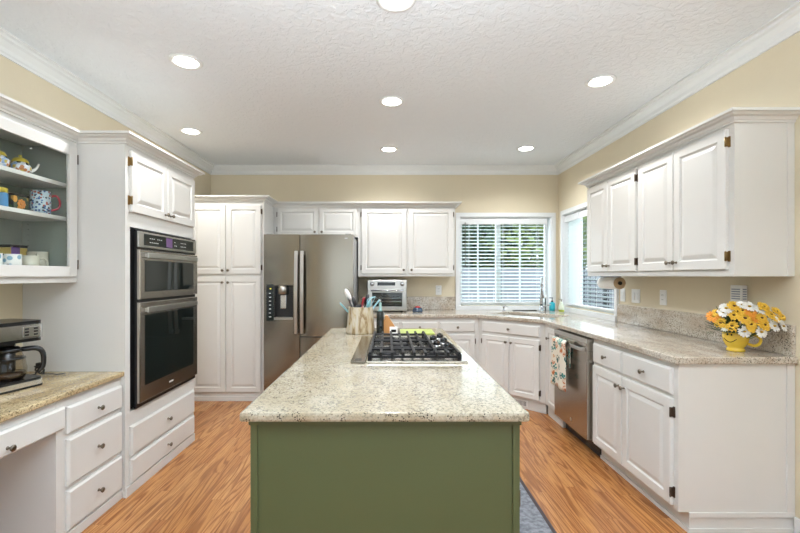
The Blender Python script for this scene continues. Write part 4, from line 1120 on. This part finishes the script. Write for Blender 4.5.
# ---- sink accessories
t = thing('soap_bottle', (1.97, 4.98, .914), 'teal soap bottle with black pump behind the faucet', 'bottle')
MB().lathe([(.030, 0), (.032, .01), (.032, .09), (.012, .105)], n=18).build('body', plain('teal_plastic', (.02, .38, .45), .2), t)
MB().lathe([(.012, .1051), (.012, .12), (.005, .122), (.005, .15)], n=12).box(-.035, .008, -.007, .007, .148, .158, bev=.002).build('pump', 'black', t)
t = thing('dish_brush', (1.905, 5.02, .914), 'black and white dish brush standing beside the teal bottle', 'brush')
MB().tube([(0, 0, 0), (-.005, 0, .15)], .006).build('handle', 'black', t); MB().sphere((-.006, 0, .165), .028, 1, .8, .7).build('bristles', 'whiteplastic', t)
t = thing('lotion_bottle', (1.965, 4.70, .914), 'clear bottle with yellow green liquid at the right of the sink', 'bottle')
MB().lathe([(.028, 0), (.030, .008), (.030, .085), (.012, .105), (.012, .125)], n=18, cap=True).build('body', plain('pale_clear_plastic', (.62, .66, .52), .1), t)
MB().lathe([(.0305, .012), (.0305, .035)], n=18, cap=False).build('liquid_band', plain('lime_liquid', (.35, .42, .05), .2), t)
MB().lathe([(.006, .126), (.006, .145)], n=10).box(-.030, .008, -.006, .006, .143, .152, bev=.002).build('pump', 'knob', t)
t = thing('drying_mat', (1.60, 4.985, .9145), 'dark narrow sponge tray on the counter behind the sink', 'tray')
MB().box(-.10, .18, -.022, .022, 0, .008, bev=.003).build('tray', 'black', t)

# ---- recessed lights
LP = [(-1.27, 2.61, 'recessed ceiling light nearest the camera on the left side'), (-1.834, 3.86, 'recessed ceiling light above the pantry end of the left side'), (.03, 3.20, 'recessed ceiling light over the cooktop, middle of the centre row'),
      (.01, 4.41, 'recessed ceiling light in the centre, closest to the back wall'), (.04, 2.02, 'recessed ceiling light cut by the top edge of the photo'), (1.47, 2.87, 'larger looking recessed ceiling light on the right, near the right wall cabinets'),
      (1.456, 4.38, 'recessed ceiling light at the far right, in front of the sink window')]
def can_light(x, y, label):
    t = thing('recessed_light', (x, y, H), label, 'ceiling light', 0, 'recessed ceiling lights')
    MB().lathe([(.098, -.001), (.098, -.005), (.090, -.010), (.074, -.008), (.072, -.001)], n=32).build('trim_ring', 'trim', t)
    MB().lathe([(.071, -.0065), (.060, -.010), (.03, -.012)], n=28).build('lens', 'lamp', t)
    d = bpy.data.lights.new('can_lamp', 'SPOT'); d.energy = CAN_POWER; d.spot_size = math.radians(150); d.spot_blend = .7; d.shadow_soft_size = .06; d.color = (.95, .975, 1)
    l = bpy.data.objects.new('can_lamp', d); COL.objects.link(l); l.parent = t; l.location = (0, 0, -.03)
for p in LP: can_light(*p)

# ------------------------------------------------------------------ outdoors
M['lawn'] = plain('lawn', (.10, .16, .04), .9, bump=.4, var=.2); M['fence'] = plain('weathered_fence', (.30, .32, .36), .8, var=.15)
M['foliage'] = plain('leaf_green', (.20, .27, .07), .6, var=.35); M['foliage2'] = plain('leaf_dark', (.035, .08, .03), .6, var=.3); M['bark'] = plain('bark', (.09, .07, .05), .9)
M['siding'] = plain('pale_siding', (.55, .60, .62), .7)
g = MB().box(-14, 16, YB+.16, 18, -.5, -.4).box(XR+.16, 16, -8, YB+.16, -.5, -.4).box(-14, XR+.16, -14, YR-.16, -.5, -.4).build('lawn', 'lawn'); g['kind'] = 'structure'
def fence(p0, p1, z0, z1, label):
    p0 = Vector(p0); p1 = Vector(p1); L = (p1-p0).length; a = math.atan2(p1.y-p0.y, p1.x-p0.x)
    t = thing('fence', (p0.x, p0.y, z0), label, 'fence', a)
    n = int(L/.145); b_ = MB()
    for i in range(n): b_.box(i*.145, i*.145+.137, -.01, .01, .05, z1-z0-.02+random.uniform(-.006, .006))
    b_.build('boards', 'fence', t)
    MB().box(0, L, .01, .05, .3, .39).box(0, L, .01, .05, z1-z0-.35, z1-z0-.26).box(0, L, -.03, .05, z1-z0-.02, z1-z0+.02).build('rails', 'fence', t)
    for i in range(int(L/2.4)+1): MB().box(i*2.4-.045, i*2.4+.045, .01, .10, 0, z1-z0+.03).build('post', 'fence', t)
fence((-2.5, 8.4), (5.6, 8.4), -.4, 1.45, 'grey board fence seen through the sink window blind')
fence((5.6, 8.4), (5.6, 1.5), -.4, 1.30, 'grey board fence seen through the right-hand window')
def tree(x, y, h, r, mat, label, trunk=.09, n=1600, cz=None, sx=1, rz=.8):
    t = thing('tree', (x, y, -.4), label, 'tree', 0, 'trees beyond the fence')
    MB().tube([(0, 0, 0), (.05, 0, h*.4), (0, .05, h*.8)], [trunk, trunk*.8, trunk*.3]).build('trunk', 'bark', t)
    f = MB()
    for i in range(n):
        while True:
            p = Vector((random.uniform(-1, 1), random.uniform(-1, 1), random.uniform(-1, 1)))
            if .35 < p.length < 1: break
        c = Vector((p.x*r*sx, p.y*r, h*.62+p.z*r*rz)); s_ = random.uniform(.08, .15)
        a = Vector((random.uniform(-1, 1), random.uniform(-1, 1), random.uniform(-1, 1))).normalized(); b2 = a.orthogonal().normalized()
        f.add([c-a*s_, c+b2*s_*.5, c+a*s_, c-b2*s_*.5], [(0, 1, 2, 3)])
    f.build('crown', mat, t)
tree(1.6, 10.4, 4.2, 1.7, 'foliage2', 'dark evergreen tree behind the fence, left part of the sink window', n=3200)
tree(3.4, 9.9, 4.0, 1.5, 'foliage', 'yellow green leafy tree behind the fence, right part of the sink window', n=2600)
tree(2.3, 13.0, 6.0, 2.6, 'foliage', 'pale green tall tree further back between the nearer two', n=3000)
tree(5.0, 12.0, 6.0, 2.4, 'foliage', 'leafy tree behind the fence corner, outside the right of the sink window', n=2600)
tree(8.0, 8.2, 6.0, 2.6, 'foliage2', 'dark tree beyond the side fence, outside the right-hand window', n=3200)
tree(7.4, 11.5, 6.0, 2.6, 'foliage2', 'dark tree beyond the fence corner', n=3000)
# dark grid added to stand in for reflected lines in the right-hand window
t = thing('added_trellis', (2.70, 6.25, -.4), 'dark metal grid trellis standing in for reflected dark lines in the right-hand window', 'trellis', math.atan2(-.85, .70))
g = MB()
for i in range(14): g.box(i*.085-.005, i*.085+.005, -.005, .005, 0, 1.86)
for i in range(30): g.box(0, 1.1, -.006, .006, .05+i*.062, .059+i*.062)
for q in (0, .55, 1.1): g.box(q-.02, q+.02, -.02, .02, 0, 1.9)
g.build('grid', 'iron', t)
